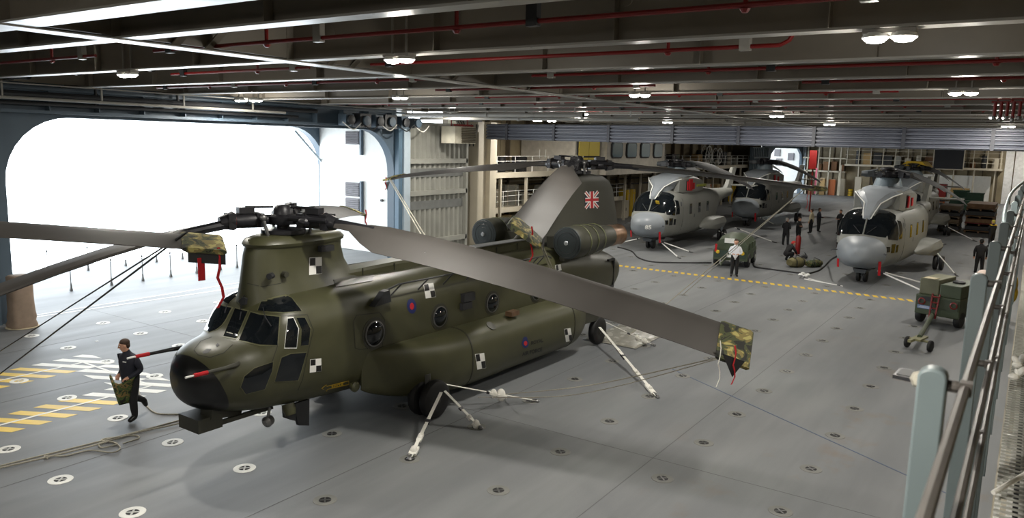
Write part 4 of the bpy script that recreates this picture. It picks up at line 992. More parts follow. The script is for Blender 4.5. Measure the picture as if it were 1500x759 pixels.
for (px, py, r, l) in ((805, 225, .95, 'large white spoked hose reel on the upper gallery, left of the pair'), (829, 223, .9, 'large white spoked hose reel on the upper gallery, right of the pair')):
    P = on(px, py, 'Y', 28.6); reel((P.x, 28.6, 4.1+r+.27), r, l)
for (px, py, r, l) in ((1035, 229, .9, 'white spoked hose reel above the nearest grey helicopter, left of its pair'), (1051, 228, .8, 'white spoked hose reel above the nearest grey helicopter, right of its pair')):
    P = on(px, py, 'Y', 28.4); reel((P.x, 28.4, 4.1+r+.27), r, l)
# pallets of timber, red racks and green tractors in the distance
def pallet(loc, n, dims, label, m_, rz=0, red=False):
    t = empty('pallet_stack', loc, rz, label, 'pallets')
    L_, W_, H = dims
    for k in range(n):
        z = k*H/n
        for y in (-W_/2+.1, 0, W_/2-.1): MB().box((0, y, z+.06), (L_, .12, .12)).build('bearer', m_, t, 0)
        MB().box((0, 0, z+.15+.02*(k % 2)), (L_, W_, .05)).build('deck_board', m_red if red and k == 1 else m_, t, 0)
        if H/n > .3: MB().box((.0, 0, z+.2+(H/n-.25)/2), (L_*.94, W_*.94, H/n-.28)).build('load', m_ if k % 2 else m_dark, t, 0)
P = G(1392, 340); pallet((70.0, 5.2, 0), 4, (3.4, 1.5, 2.1), 'tall narrow stack of weathered brown pallets beyond the right hand helicopter', mat('weathered_wood', sr(112, 98, 80), .8, var=.2))
pallet((71.5, 3.2, 0), 4, (4.4, 2.0, 2.3), 'wide stack of brown timber topped crates with a red band, right of the narrow stack', mat('brown_timber', sr(132, 104, 78), .8, var=.25), red=True)
for k, (y, c, h, l) in enumerate(((11.9, 'red', 1.3, 'long bright red covered crate at the far end'), (9.7, 'red', 1.5, 'second bright red covered crate at the far end, nearer the white bulkhead'), (14.2, 'rust orange', 1.6, 'orange brown slatted crate beside the red crates at the far end'), (7.3, 'tan', 1.9, 'tall tan crate standing beside the white far bulkhead'))):
    crate('storage_crate', c, (107.6, y, .78 if c == 'red' else 0), (1.2, 1.9, h), 0, l, None)
    if c == 'red': pallet((107.6, y, 0), 2, (1.4, 1.8, .85), 'orange pallet base under the %s red crate' % ('first' if k == 0 else 'second'), COLS['rust orange'])
t = empty('aircraft_tractor', (92, 4.9, 0), 0, 'dark green deck tractor parked at the far right before the white bulkhead', 'tractor')
MB().box((0, 0, .75), (3.0, 1.7, .7)).box((.9, 0, 1.5), (1.1, 1.5, .9)).box((-1.2, 0, 1.2), (.7, 1.5, .3)).build('body', m_grn, t, 0)
MB().box((.9, 0, 2.02), (1.2, 1.6, .1)).box((.35, -.7, 1.7), (.08, .08, .7)).box((.35, .7, 1.7), (.08, .08, .7)).build('cab_roof', m_grn, t, 0)
for x in (-1, 1):
    for y in (-.85, .85): MB().lathe([(.2, -.12), (.42, -.1), (.42, .1), (.2, .12)], (x, y, .42), (0, 1, 0), 16).build('wheel', m_black, t)
t2 = copy_tree(t); t2.location = (97, 6.5, 0); t2['label'] = 'dark green deck tractor farther back, left of the other green tractor'
t = empty('trestle', (93, 8.0, 0), 0, 'low black trestle bench standing on the deck left of the green tractors', 'trestle')
MB().box((0, 0, .72), (.5, 2.4, .1)).build('top', m_dark, t, 0)
for y in (-1, -.3, .4, 1): MB().bar((0, y, .7), (.1, y+.1, 0), .12, .12).build('leg', m_dark, t, 0)

# ------------------------------------------------------------------ grey naval helicopters
m_mg = mat('navy_grey_paint', sr(122, 123, 118), .5, var=.12, scale=1.1)
m_mg2 = mat('navy_light_grey', sr(130, 136, 142), .45, var=.08, scale=1)
m_mdk = mat('navy_dark_grey', sr(70, 74, 78), .5, var=.15)
MF = [(-1.75, .04, 1.5, 1.56, 2), (-1.68, .3, 1.15, 1.76, 2), (-1.45, .6, .95, 1.95, 2.1), (-1.05, .88, .8, 2.1, 2.3), (-.66, 1.07, .72, 2.2, 2.6), (-.48, 1.14, .7, 2.42, 2.7), (-.05, 1.27, .68, 3.02, 2.8), (.35, 1.36, .66, 3.26, 3), (1.0, 1.4, .64, 3.42, 3.2), (2, 1.42, .62, 3.45, 3.4),
      (6.5, 1.42, .62, 3.45, 3.4), (8.0, 1.34, .85, 3.4, 3), (9.4, 1.05, 1.4, 3.3, 2.6), (11.0, .72, 1.95, 3.2, 2.4), (13.0, .48, 2.3, 3.15, 2.2), (15.2, .34, 2.5, 3.1, 2), (15.6, .05, 2.75, 2.85, 2)]
m_fold = mat('folded_blade_dark', sr(28, 29, 31), .75, var=.15)
def make_navy(label):
    r = empty('naval_helicopter', (0, 0, 0), 0, label, 'helicopter', 'grey naval helicopters')
    mb = loft(MF, 60, 32); f = mb.build('fuselage', m_mg, r, 30)
    bv = bvh_of(f)
    # radome nose patch
    nose = loft([(x, hw+.006, zb-.006, zt+.006, n) for x, hw, zb, zt, n in MF[:5]], 16, 32).build('radome', m_mg2, f, 40)
    def sc(s): return sidecast(bv, s)
    def fcast(q):          # from the front, q = (y, z)
        h, n, i, d = bv.ray_cast(Vector((-6, q.x, q.y)), Vector((1, 0, 0)))
        if h is None: return None, None
        return h, (n if n.x < 0 else -n)
    def dcast(s):          # diagonal from front quarter: q=(u,z) u along the plane
        d = Vector((1, -s*.55, -.35)).normalized(); a = Vector((s*.55, 1, 0)).normalized()
        def c(q):
            h, n, i, dd = bv.ray_cast(Vector((-.3, 0, q.y))+a*q.x-d*5, d)
            if h is None: return None, None
            return h, (n if n.dot(d) < 0 else -n)
        return c
    for s in (-1, 1):
        patch([(s*.04, 2.28), (s*.94, 2.2), (s*1.1, 2.66), (s*.92, 3.08), (s*.04, 3.1)], fcast, 'windscreen', m_glass, r, .012, .02, 4, 28)
        patch([(-.42, 2.12), (.2, 2.06), (.36, 2.92), (.08, 2.98), (-.3, 2.55)], sc(s), 'quarter_window', m_glass, r, .012, .02, 4, 28)
        patch([(.3, 2.1), (.82, 2.1), (.78, 2.88), (.47, 2.94)], sc(s), 'door_window', m_glass, r, .012, .02, 4, 24)
        for x0, x1, z0, z1 in ((-.62, -.4, 1.56, 1.8), (-.3, .02, 1.5, 1.9), (.12, .34, 1.5, 1.84)): patch([(x0, z0), (x1, z0), (x1, z1), (x0, z1)], sc(s), 'lower_window', m_glass, r, .012, .02, 2, 16)
        for x in (2.5, 4.1, 5.7): patch([(x, 2.0), (x+.42, 2.0), (x+.42, 2.62), (x, 2.62)], sc(s), 'cabin_window', m_glass, r, .012, .02, 2, 20)
        patch([(1.35, .95), (1.39, .95), (1.39, 3.0), (1.35, 3.0)], sc(s), 'door_seam', m_mdk, r, .006, 0, 2, 24)
        patch([(1.0, 2.55), (1.18, 2.55), (1.18, 2.8), (1.0, 2.8)], sc(s), 'vent_panel', m_mdk, r, .008, 0, 2, 16)
        patch([(3.3, 1.75), (3.5, 1.75), (3.5, 1.95), (3.3, 1.95)], sc(s), 'vent_panel', m_mdk, r, .008, 0, 2, 16)
        # roof windows over the pilots
        def tcast(q):
            h, n, i, d = bv.ray_cast(Vector((q.x, q.y, 6)), Vector((0, 0, -1)))
            if h is None: return None, None
            return h, (n if n.z > 0 else -n)
        patch([(-.02, s*.3), (.75, s*.32), (.7, s*1.05), (.2, s*1.15)], tcast, 'roof_window', m_glass, r, .014, .02, 3, 24)
        # sponson, main wheel, fitting
        sp = []
        for x, w, z0, z1 in ((4.6, .1, 1.0, 1.1), (5.1, .7, .92, 1.4), (5.8, .95, .86, 1.55), (7.4, .95, .86, 1.55), (8.2, .75, .95, 1.45), (8.7, .2, 1.15, 1.3)):
            sp.append([(x, s*(1.3+w*k), z) for k, z in ((0, z0), (.85, z0), (1, (z0+z1)/2), (.85, z1), (0, z1+.1))])
        MB().rings(sp).build('sponson', m_mg, r, 40)
        w_ = MB()
        for dy in (-.14, .14): w_.lathe([(.15, -.1), (.36, -.09), (.38, 0), (.36, .09), (.15, .1)], (7.0, s*2.15+dy, .38), (0, 1, 0), 16)
        w_.build('main_wheel', m_black, r); MB().tube([(7.0, s*2.15, .38), (6.9, s*2.1, 1.0)], .08, 8).build('main_strut', m_mg2, r)
        # engine intake bodies
        MB().rings([[(x, s*(y0), z0), (x, s*y1, z0), (x, s*y1, z1), (x, s*(y1-.25), z1+.14), (x, s*y0, z1+.14)] for x, y0, y1, z0, z1 in ((1.6, .3, 1.0, 3.35, 4.02), (2.0, .3, 1.12, 3.3, 4.1), (4.4, .3, 1.15, 3.3, 4.1), (6.2, .3, .95, 3.3, 3.9))]).build('engine_cowl', m_mg, r, 25)
        MB().box((2.6, s*1.14, 3.72), (.34, .05, .6)).build('intake_recess', m_black, r, 0)
        MB().box((2.62, s*1.2, 3.7), (.26, .06, .55)).build('red_intake_blank', m_redcloth, r, 0)
        MB().box((3.7, s*1.17, 3.66), (.3, .06, .4)).build('red_intake_blank', m_redcloth, r, 0)
    # centre spine of the windscreen up to the intake fairing
    MB().rings([[(x, -w, z), (x, -w*.7, z+.12), (x, w*.7, z+.12), (x, w, z), (x, w*.8, z-.5), (x, -w*.8, z-.5)] for x, w, z in ((-.12, .13, 3.0), (.2, .22, 3.3), (.7, .3, 3.62), (1.1, .62, 3.9), (1.7, .95, 4.12), (3.2, 1.0, 4.28), (5.2, .85, 4.2), (6.8, .5, 3.7))]).build('intake_fairing', m_mg2, r, 25)
    for s in (-1, 1): MB().tube([(-.1, s*.16, 2.98), (.22, s*.26, 3.32), (.75, s*.36, 3.66), (1.2, s*.78, 3.98), (1.75, s*1.05, 4.12)], .03, 6).build('fairing_glint', m_white, r)  # white tubes draw the reflection along the fairing edge
    MB().tube([(-.56, .0, 2.3), (-.1, 0, 3.0)], .035, 6).build('windscreen_post', m_mg, r)
    for s in (-1, 1): MB().tube([(-.58, s*.15, 2.34), (-.36, s*.5, 2.66)], .018, 5).build('wiper', m_dark, r)
    # rotor mast, head and folded blades
    mx = 3.7
    MB().lathe([(.75, 0), (.66, .3), (.56, .62), (.5, .66)], (mx, 0, 4.15), n=22).build('mast_fairing', mat('mast_slate', sr(110, 122, 130), .4), r)
    h = MB().lathe([(.2, 0), (.62, .04), (.66, .16), (.3, .24), (.3, .34), (.42, .38), (.4, .46), (.05, .52)], (mx, 0, 4.8), n=20).build('rotor_hub', m_hub, r)
    for k in range(5):
        a = .5+k*2*pi/5; e = Vector((math.cos(a), math.sin(a), 0)); c = Vector((mx, 0, 4.95))
        MB().tube([c+e*.4, c+e*1.0, c+e*1.25], [.13, .17, .13], 8).box(c+e*.8, (.3, .4, .26), a).tube([c+e*.5+Vector((0, 0, .22)), c+e*1.1+Vector((0, 0, .1))], .05, 6).build('blade_root', [m_hub, m_mdk, m_hub][k % 3], h)
    for k, (y1, z1, y0) in enumerate(((-2.3, 3.3, -.9), (-1.1, 4.0, -.6), (0.1, 4.5, 0), (1.1, 4.0, .6), (2.3, 3.3, .9))):
        p = Vector((mx+1.0, y0, 4.95)); q = Vector((mx+9.2, y1, z1)); rs = []
        for i in range(7):
            u = i/6; c = p.lerp(q, u)+Vector((0, 0, .35*math.sin(pi*u)*.4)); w = .12 if i == 0 else .46
            rs.append([c+Vector((0, -w*.5, -w*.5)), c+Vector((0, 0, .06)), c+Vector((0, w*.5, w*.5)), c+Vector((0, 0, -.05))])
        MB().rings(rs).build('folded_blade', m_fold, r, 20)
    # tail: fin, tailplane, tail rotor gearbox
    MB().rings([[(a, -w, z), ((a+b)/2, -w*1.6, z), (b, 0, z), ((a+b)/2, w*1.6, z), (a, w, z)] for z, a, b, w in ((2.7, 13.6, 15.6, .16), (3.4, 14.6, 16.2, .14), (4.6, 15.6, 17.0, .1))]).build('tail_fin', m_mg, r, 20)
    MB().box((15.4, -1.0, 3.3), (.9, 2.0, .08)).build('tailplane', m_mg, r, 0)
    # nose leg and lights
    for dy in (-.15, .15): MB().lathe([(.12, -.08), (.28, -.07), (.3, 0), (.28, .07), (.12, .08)], (0, dy, .3), (0, 1, 0), 16).build('nose_wheel', m_black, r)
    MB().tube([(0, 0, .3), (-.02, 0, .9)], .07, 8).tube([(0, -.18, .3), (0, .18, .3)], .04, 8).tube([(.04, 0, .45), (.4, 0, .8)], .035, 6).box((-.02, 0, .55), (.14, .2, .14)).build('nose_leg', m_mg2, r)
    MB().prism([(-.3, .66), (.3, .66), (.22, .48), (-.22, .48)], 'x', -.6, .5).build('gear_bay', m_mdk, r, 0)
    MB().lathe([(.2, 0), (.26, -.1), (.2, -.22), (.01, -.26)], (1.7, 0, .64), n=14).build('belly_dome', m_mdk, r)
    for s in (-1, 1): MB().tube([(-.8, s*1.0, 1.5), (-.95, s*1.15, 1.5), (-1.3, s*1.16, 1.5)], .02, 6).build('pitot_probe', m_mdk, r)
    MB().rings([[(-1.0+.02*i, -.85-.02*(i % 2), 1.15-.13*i), (-.95+.02*i, -.95, 1.15-.13*i), (-.94+.02*i, -.94, 1.15-.13*i), (-.99+.02*i, -.84, 1.15-.13*i)] for i in range(6)]).build('warning_streamer', m_redcloth, r, 0)
    MB().rings([[(-1.0+.02*i, .85, 1.1-.1*i), (-.95+.02*i, .95, 1.1-.1*i), (-.94+.02*i, .94, 1.1-.1*i), (-.99+.02*i, .84, 1.1-.1*i)] for i in range(5)]).build('warning_streamer', m_redcloth, r, 0)
    # lashing poles to the deck
    return r, bv
def lash(parent_loc, pts, label, group='white lashing poles and straps'):
    a, b_ = Vector(pts[0]), Vector(pts[1])
    t = empty('lashing_pole', b_, 0, label, 'lashing', group)
    d = a-b_
    MB().tube([d*.06, d*.98], .035, 7).build('pole', m_white, t)
    MB().tube([(0, 0, .01), d*.1], [.03, .05], 7).lathe([(.07, 0), (.07, .03), (.03, .07)], n=10).build('deck_hook', m_steel, t)
    MB().tube([d*.86, d*.93], .05, 7).build('tensioner', m_dark, t)
nav, nbv = make_navy('grey naval helicopter with pale radome facing the camera at right, nearest of the grey ones')
def put(o, x, y, rz): o.location = (x, y, 0); o.rotation_euler = (0, 0, rz)
put(nav, 38.9, 6.25, D(-3))
nav2 = copy_tree(nav); put(nav2, 42.6, 18.6, D(2)); nav2['label'] = 'grey naval helicopter numbered 85 with its port side showing, just behind the green helicopter tail'
nav3 = copy_tree(nav); put(nav3, 60.5, 18.4, D(0)); nav3['label'] = 'grey naval helicopter in the middle distance before the far bright doorway'
nav4 = copy_tree(nav); put(nav4, 58.5, 7.4, D(-2)); nav4['label'] = 'grey naval helicopter hidden behind the nearest right hand grey helicopter, yellow cover on its rotor'
v, f = textmesh('85', .3); vv = []
for p in v:
    h_, n_, i_, d_ = nbv.ray_cast(Vector((-6, -.42-p.x, 1.42+p.y)), Vector((1, 0, 0)))
    if h_: vv.append(h_+(n_ if n_.x < 0 else -n_)*.03)
if len(vv) == len(v): MB().add(vv, f).build('lettering', m_mw, nav2, 0, fix=False)
MB().box((5.2, -.95, 3.66), (1.8, .5, .14)).box((5.0, .0, 4.3), (1.2, .8, .1)).build('yellow_green_cover', mat('lime_cover', sr(150, 156, 60), .7), nav2, 0)
MB().box((3.0, -1.22, 3.75), (.5, .08, .7)).build('red_engine_cover', m_redcloth, nav2, 0)
y_ = MB().rings([[(x, a, z) for a, z in ((-.9, 5.0), (-.5, 5.42), (.5, 5.42), (.9, 5.0))] for x in (3.6, 5.0, 6.4)]).build('rotor_cover', m_yellow, nav4, 0)
MB().box((-.32, -.42, 2.78), (.03, .22, .3), R=Matrix.Rotation(-.7, 3, 'Y')).build('yellow_card', m_yellow, nav2, 0)
LN = 0
XS = [36.9, 36.9, 38.5, 38.5, 45.6, 46.5, 64.6, 42.4, 42.4, 42.4, 49.2, 49.6, 60.6]
LBL = ['white lashing pole left of the right hand grey helicopter nose, upper of two', 'white lashing pole left of the right hand grey helicopter nose, lower of two',
 'nearer white lashing pole between the right hand grey helicopter and the power unit', 'farther white lashing pole between the right hand grey helicopter and the power unit',
 'white lashing pole behind the near right sponson, slanting down to the deck', 'short white lashing pole at the right hand grey helicopter main wheel', 'white lashing pole slanting down past the stacked pallets',
 'steeper white lashing pole under the nose of grey helicopter 85', 'flatter white lashing pole under the nose of grey helicopter 85', 'white lashing pole left of the nose of grey helicopter 85',
 'white lashing pole above the generator cart', 'long white lashing pole right of the generator cart, leading to the standing pair', 'small white lashing pole under the middle distance grey helicopter']
# poles for the right hand one, ends read off the deck
for a, e, l in (((1236, 420), (1172, 408), 'a'), ((1238, 422), (1178, 407), 'a'), ((1284, 396), (1362, 431), 'a'), ((1284, 396), (1368, 419), 'a'), ((1368, 365), (1402, 405), 'a'), ((1347, 352), (1385, 358), 'a'), ((1383, 330), (1430, 354), 'a'),
                ((966, 353), (996, 379), 'b'), ((966, 353), (1014, 370), 'b'), ((938, 349), (908, 356), 'b'), ((1052, 338), (1090, 354), 'b'), ((1075, 333), (1137, 356), 'b'), ((1113, 318), (1135, 329), 'c')):
    B_ = G(*e); cen = {'a': nav, 'b': nav2, 'c': nav3}[l].location
    A0 = G(*a); zt_ = .85
    # the upper end sits on the helicopter's side, at the height where the sight line crosses it
    yy = None
    A_ = on(a[0], a[1], 'X', XS[LN])
    lash(None, (A_, B_), LBL[LN], 'white lashing poles of the grey helicopters'); LN += 1
# hand held white warning streamer and red fire point seen near the far tail
P = on(1190, 255, 'X', 80)
t = empty('fire_point', (80, P.y, 0), 0, 'red post with pink and white streamer standing far off beyond the middle grey helicopter', 'post')
MB().b2((-.25, -.35, 4.2), (.25, .35, 6.0)).b2((-.06, -.06, 0), (.06, .06, 4.2)).build('red_case', m_red, t, 0); MB().b2((-.3, -.5, 1.8), (-.2, -.35, 4.3)).build('streamer', mat('pink_streamer', sr(220, 120, 150), .7), t, 0)
# ------------------------------------------------------------------ people
m_skin = mat('skin', sr(196, 148, 122), .55, var=.06, scale=12)
m_navy = mat('navy_cloth', sr(26, 28, 40), .8, var=.15, scale=10); m_blk = mat('black_cloth', sr(18, 18, 21), .8, var=.15, scale=10)
m_shirt = mat('white_shirt', sr(224, 226, 232), .75, var=.05); m_boot = mat('black_boot', sr(14, 14, 15), .4, var=.2)
m_vest = mat('pale_vest', sr(190, 178, 150), .8, var=.1); m_hair = mat('brown_hair', sr(58, 40, 28), .7, var=.2, scale=30); m_ghair = mat('grey_hair', sr(150, 146, 140), .7, var=.2, scale=30)
m_redhat = mat('red_headgear', sr(170, 30, 26), .6, var=.1); m_ygr = mat('yellow_green_hat', sr(180, 170, 70), .6)
m_eye = mat('eye_white', sr(235, 232, 228), .3, var=0); m_iris = mat('iris_dark', sr(30, 24, 20), .3, var=0); m_lip = mat('lip', sr(160, 96, 88), .5, var=0)
def person(label, loc, rz, J, top, leg, hair, fingers=True, group=None, ht=1.78, scale_head=1, extras=None):
    root = empty('person', loc, rz, label, 'person', group)
    V, E, Rd, seg = [], [], [], []
    def add(p, r, par, m_):
        V.append(Vector(p)); Rd.append(r); i = len(V)-1
        if par is not None: E.append((par, i)); seg.append((par, i, m_))
        return i
    g = lambda k: Vector(J[k])
    up = (g('neck')-g('pelvis')).normalized()
    pel = add(g('pelvis'), .135, None, 1)
    belly = add(g('pelvis').lerp(g('chest'), .45), .135, pel, 0); ch = add(g('chest'), .145, belly, 0)
    nb = add(g('neck')-up*.03, .072, ch, 0); n1 = add(g('neck')+up*.03, .062, nb, 2)
    hd = g('head'); fw = Vector(J['face']).normalized(); hup = (hd-g('neck')).normalized()
    jaw = add(hd-hup*.075+fw*.022, .072, n1, 2); hc = add(hd+hup*.02, .098, jaw, 2); cr = add(hd+hup*.085-fw*.012, .078, hc, 2)
    for s in 'lr':
        hp = add(g('hip_'+s), .105, pel, 1); th = add(g('hip_'+s).lerp(g('knee_'+s), .5), .088, hp, 1); kn = add(g('knee_'+s), .066, th, 1)
        cf_ = add(g('knee_'+s).lerp(g('ankle_'+s), .35), .064, kn, 1); an = add(g('ankle_'+s), .05, cf_, 1)
        t = g('toe_'+s); hl = add(g('ankle_'+s).lerp(t, .3)+Vector((0, 0, 0)), .05, an, 3); add(t, .038, hl, 3)
        sh = add(g('shoulder_'+s), .066, ch, 0); ua = add(g('shoulder_'+s).lerp(g('elbow_'+s), .5), .06, sh, 0); el = add(g('elbow_'+s), .05, ua, 0)
        wr_ = add(g('wrist_'+s), .036, el, 0)
        hnd = g('hand_'+s); hdv = (hnd-g('wrist_'+s)).normalized(); pm = add(g('wrist_'+s)+hdv*.055, .034, wr_, 2)
        if fingers:
            side = hdv.cross(Vector((0, 0, 1))); side = side.normalized() if side.length > .1 else Vector((0, 1, 0)); cur = hdv.cross(side).normalized()
            if cur.z > 0: cur = -cur
            for k, (o, l) in enumerate(((-.03, .07), (-.01, .08), (.01, .075), (.03, .058))):
                a = g('wrist_'+s)+hdv*.095+side*o; f1 = add(a, .011, pm, 2); f2 = add(a+hdv*l*.5+cur*.012, .0095, f1, 2); add(a+hdv*l*.75+cur*.042, .0085, f2, 2)
            ts = -side if (s == 'l') else side
            t1 = add(g('wrist_'+s)+hdv*.05+ts*.042, .012, pm, 2); add(g('wrist_'+s)+hdv*.085+ts*.06+cur*.02, .010, t1, 2)
        else: add(hnd+hdv*.04, .026, pm, 2)
    ms_ = {b: m for a, b, m in seg}; seg_m = lambda i: ms_.get(i, 1)
    me = bpy.data.meshes.new('sk'); me.from_pydata([tuple(v) for v in V], E, []); o = bpy.data.objects.new('sk', me); COL.objects.link(o)
    sm = o.modifiers.new('s', 'SKIN'); sm.use_smooth_shade = True
    for i, d in enumerate(me.skin_vertices[0].data): d.radius = tuple([Rd[i]*(1.22 if Rd[i] > .13 else 1.36 if Rd[i] > .045 and seg_m(i) != 2 else 1.15)]*2); d.use_root = (i == 0)
    ss = o.modifiers.new('b', 'SUBSURF'); ss.levels = 2 if fingers else 1
    dg = bpy.context.evaluated_depsgraph_get(); bm_ = bpy.data.meshes.new_from_object(o.evaluated_get(dg)); bpy.data.objects.remove(o)
    # torso is wider than deep: shoulders handled by the joints; give each face the cloth of its nearest bone
    for m_ in (top, leg, m_skin, m_boot): bm_.materials.append(m_)
    A_ = np.array([V[a] for a, b, m in seg]); B_ = np.array([V[b] for a, b, m in seg]); rr = np.array([(Rd[a]+Rd[b])/2 for a, b, m in seg])
    for p in bm_.polygons:
        c = np.array(p.center); d = B_-A_; t = np.clip(((c-A_)*d).sum(1)/np.maximum((d*d).sum(1), 1e-9), 0, 1)
        ds = np.linalg.norm(c-(A_+d*t[:, None]), axis=1)-rr; p.material_index = seg[int(np.argmin(ds))][2]; p.use_smooth = True
    bm_.name = 'body'; body = bpy.data.objects.new('body', bm_); COL.objects.link(body); body.parent = root
    # head details
    side = hup.cross(fw).normalized(); Rm = Matrix((fw, side, hup)).transposed()
    MB().ell(hd+hup*.055-fw*.03, (.105, .098, .085), 14, 10, R=Rm).ell(hd-fw*.052+hup*.0, (.07, .09, .09), 12, 8, R=Rm).build('hair', hair, root)
    MB().rings([[hd+fw*.1+hup*.03+side*.01, hd+fw*.1+hup*.03-side*.01, hd+fw*.09+hup*.03], [hd+fw*.128-hup*.02+side*.017, hd+fw*.128-hup*.02-side*.017, hd+fw*.09-hup*.02], [hd+fw*.1-hup*.028+side*.014, hd+fw*.1-hup*.028-side*.014, hd+fw*.09-hup*.028]]).build('nose', m_skin, root)
    for s in (-1, 1):
        MB().ell(hd+fw*.088+side*s*.034+hup*.018, (.014, .016, .011), 10, 6, R=Rm).build('eye', m_eye, root); MB().ell(hd+fw*.099+side*s*.034+hup*.018, (.006, .007, .007), 8, 6, R=Rm).build('iris', m_iris, root)
        MB().ell(hd-fw*.0+side*s*.098+hup*.0, (.026, .012, .034), 10, 6, R=Rm).build('ear', m_skin, root)
    MB().ell(hd+fw*.096-hup*.055, (.012, .028, .008), 10, 6, R=Rm).build('mouth', m_lip, root)
    return root
def stand(dx=0, arms='down', lean=0, sp=.1):
    J = dict(pelvis=(0, 0, .96), chest=(lean, 0, 1.3), neck=(lean*1.2, 0, 1.51), head=(lean*1.3+.02, 0, 1.66), face=(1, 0, -.1))
    for s, y in (('l', 1), ('r', -1)):
        J.update({'hip_'+s: (0, y*.1, .92), 'knee_'+s: (.02, y*(sp), .5), 'ankle_'+s: (0, y*(sp+.02), .1), 'toe_'+s: (.17, y*(sp+.05), .04), 'shoulder_'+s: (lean, y*.2, 1.37)})
        if arms == 'down': J.update({'elbow_'+s: (-.03, y*.27, 1.14), 'wrist_'+s: (.05, y*.27, .9), 'hand_'+s: (.08, y*.26, .81)})
        elif arms == 'front': J.update({'elbow_'+s: (.0, y*.28, 1.14), 'wrist_'+s: (.24, y*.14, 1.1), 'hand_'+s: (.32, y*.07, 1.12)})
        elif arms == 'folded': J.update({'elbow_'+s: (.08, y*.26, 1.17), 'wrist_'+s: (.2, -y*.02, 1.2+.03*y), 'hand_'+s: (.19, -y*.1, 1.22+.03*y)})
    return J
def belt(root, z, m_, r=(.17, .16)): pass
# 1: the man with the cover, walking to the left
Jm = dict(pelvis=(0, 0, .96), chest=(.03, 0, 1.3), neck=(.06, 0, 1.51), head=(.1, -.02, 1.665), face=(.8, -.6, -.25),
          hip_l=(0, .1, .92), knee_l=(.05, .1, .5), ankle_l=(.02, .1, .1), toe_l=(.2, .11, .04), hip_r=(0, -.1, .92), knee_r=(-.06, -.1, .5), ankle_r=(-.42, -.11, .3), toe_r=(-.5, -.12, .13),
          shoulder_l=(.03, .2, 1.37), elbow_l=(-.04, .29, 1.13), wrist_l=(.2, .2, 1.02), hand_l=(.28, .15, 1.0), shoulder_r=(.0, -.2, 1.37), elbow_r=(-.12, -.29, 1.13), wrist_r=(.04, -.26, .98), hand_r=(.12, -.22, .95))
P = G(194, 615)
man = person('man in dark navy overalls walking left, carrying a camouflage cover at his waist', (P.x, P.y, 0), D(193), Jm, m_navy, m_blk, m_hair)
MB().box((.2, .08, 1.34), (.012, .09, .02), R=Matrix.Rotation(-.2, 3, 'Y')).build('name_tape', m_mw, man, 0)
cov = empty('camouflage_cover', (P.x, P.y, 0), D(193), 'woodland camouflage blade cover bundled in the hands of the walking man', 'cover')
rs = []
for i in range(9):
    u = i/8; z = 1.04-.62*u; y1 = .26-.2*u**.8; y0 = -.27+.19*u**.8; row = []
    for k in range(13):
        w = k/12; x = .25+.1*math.sin(w*pi)*(1-.4*u)+.03*math.sin(9*w+3*u)-.1*u*(1-w)-(.14*(1-w)**3)*(1-u*.4)
        row.append((x, y1+(y0-y1)*w, z-.28*math.sin(pi*w)*(1-u)*.55))
    rs.append(row)
n_ = 13
o = MB().add([p for r in rs for p in r], [(i*n_+j, i*n_+j+1, (i+1)*n_+j+1, (i+1)*n_+j) for i in range(8) for j in range(n_-1)]).build('cloth', MATS['woodland_camouflage'], cov, 60); solid(o, .03)
MB().tube(catmull([(.2, -.1, .52), (.1, -.2, .42), (-.15, -.25, .36), (-.3, -.3, .2), (-.34, -.32, .12)]), .02, 6).build('red_strap', m_redcloth, cov)
ppl = [
 ((1075, 405), -160, stand(arms='front'), m_shirt, m_blk, m_hair, 'man in a white shirt and black trousers standing before the green generator cart'),
 ((1150, 360), -20, stand(arms='front', sp=.16), m_blk, m_blk, m_ghair, 'man in black overalls with legs apart, left of the standing pair beside the kit bags'),
 ((1168, 359), -100, stand(arms='folded', sp=.07), m_blk, m_blk, m_hair, 'person in black standing upright, right of the pair beside the kit bags'),
 ((1187, 342), 80, stand(arms='down'), m_vest, m_blk, m_hair, 'person in a pale vest seen from behind, by the middle grey helicopter'),
 ((1198, 340), -60, stand(arms='front'), m_navy, m_blk, m_hair, 'person in dark clothes holding something, right of the pale vested person'),
 ((1229, 343), 150, stand(arms='front'), m_blk, m_blk, m_hair, 'person in dark kit with pale back panel, left of the right hand grey helicopter'),
 ((1433, 401), 5, stand(arms='down', sp=.12), m_blk, m_blk, m_blk, 'man all in black seen from behind near the right hand railing'),
 ((1451, 362), 40, stand(arms='folded'), m_blk, m_blk, m_ygr, 'person in black with yellow shoulders standing farther back by the yellow barrier')]
for (px, rz, J, tp, lg, hr, l) in ppl:
    P = G(*px); pr = person(l, (P.x, P.y, 0), D(rz), J, tp, lg, hr, fingers=True)
    if 'pale back panel' in l: MB().box((-.14, 0, 1.32), (.05, .26, .3)).build('vest_panel', m_vest, pr, 0)
    if 'yellow shoulders' in l: MB().rings([[(.1, -.25, 1.46), (.1, .25, 1.46)], [(0, -.26, 1.5), (0, .26, 1.5)], [(-.12, -.24, 1.44), (-.12, .24, 1.44)]], cap=False, closed=False).build('hi_vis_collar', m_yellow, pr)
Jc = dict(pelvis=(-.1, 0, .42), chest=(.12, 0, .72), neck=(.24, 0, .9), head=(.34, 0, 1.0), face=(1, 0, -.5))
for s, y in (('l', 1), ('r', -1)):
    Jc.update({'hip_'+s: (-.08, y*.1, .4), 'knee_'+s: (.28, y*.16, .5), 'ankle_'+s: (.02, y*.14, .1), 'toe_'+s: (.2, y*.16, .04), 'shoulder_'+s: (.14, y*.2, .82), 'elbow_'+s: (.3, y*.28, .56), 'wrist_'+s: (.5, y*.12, .42), 'hand_'+s: (.58, y*.06, .36)})
P = G(1153, 383)
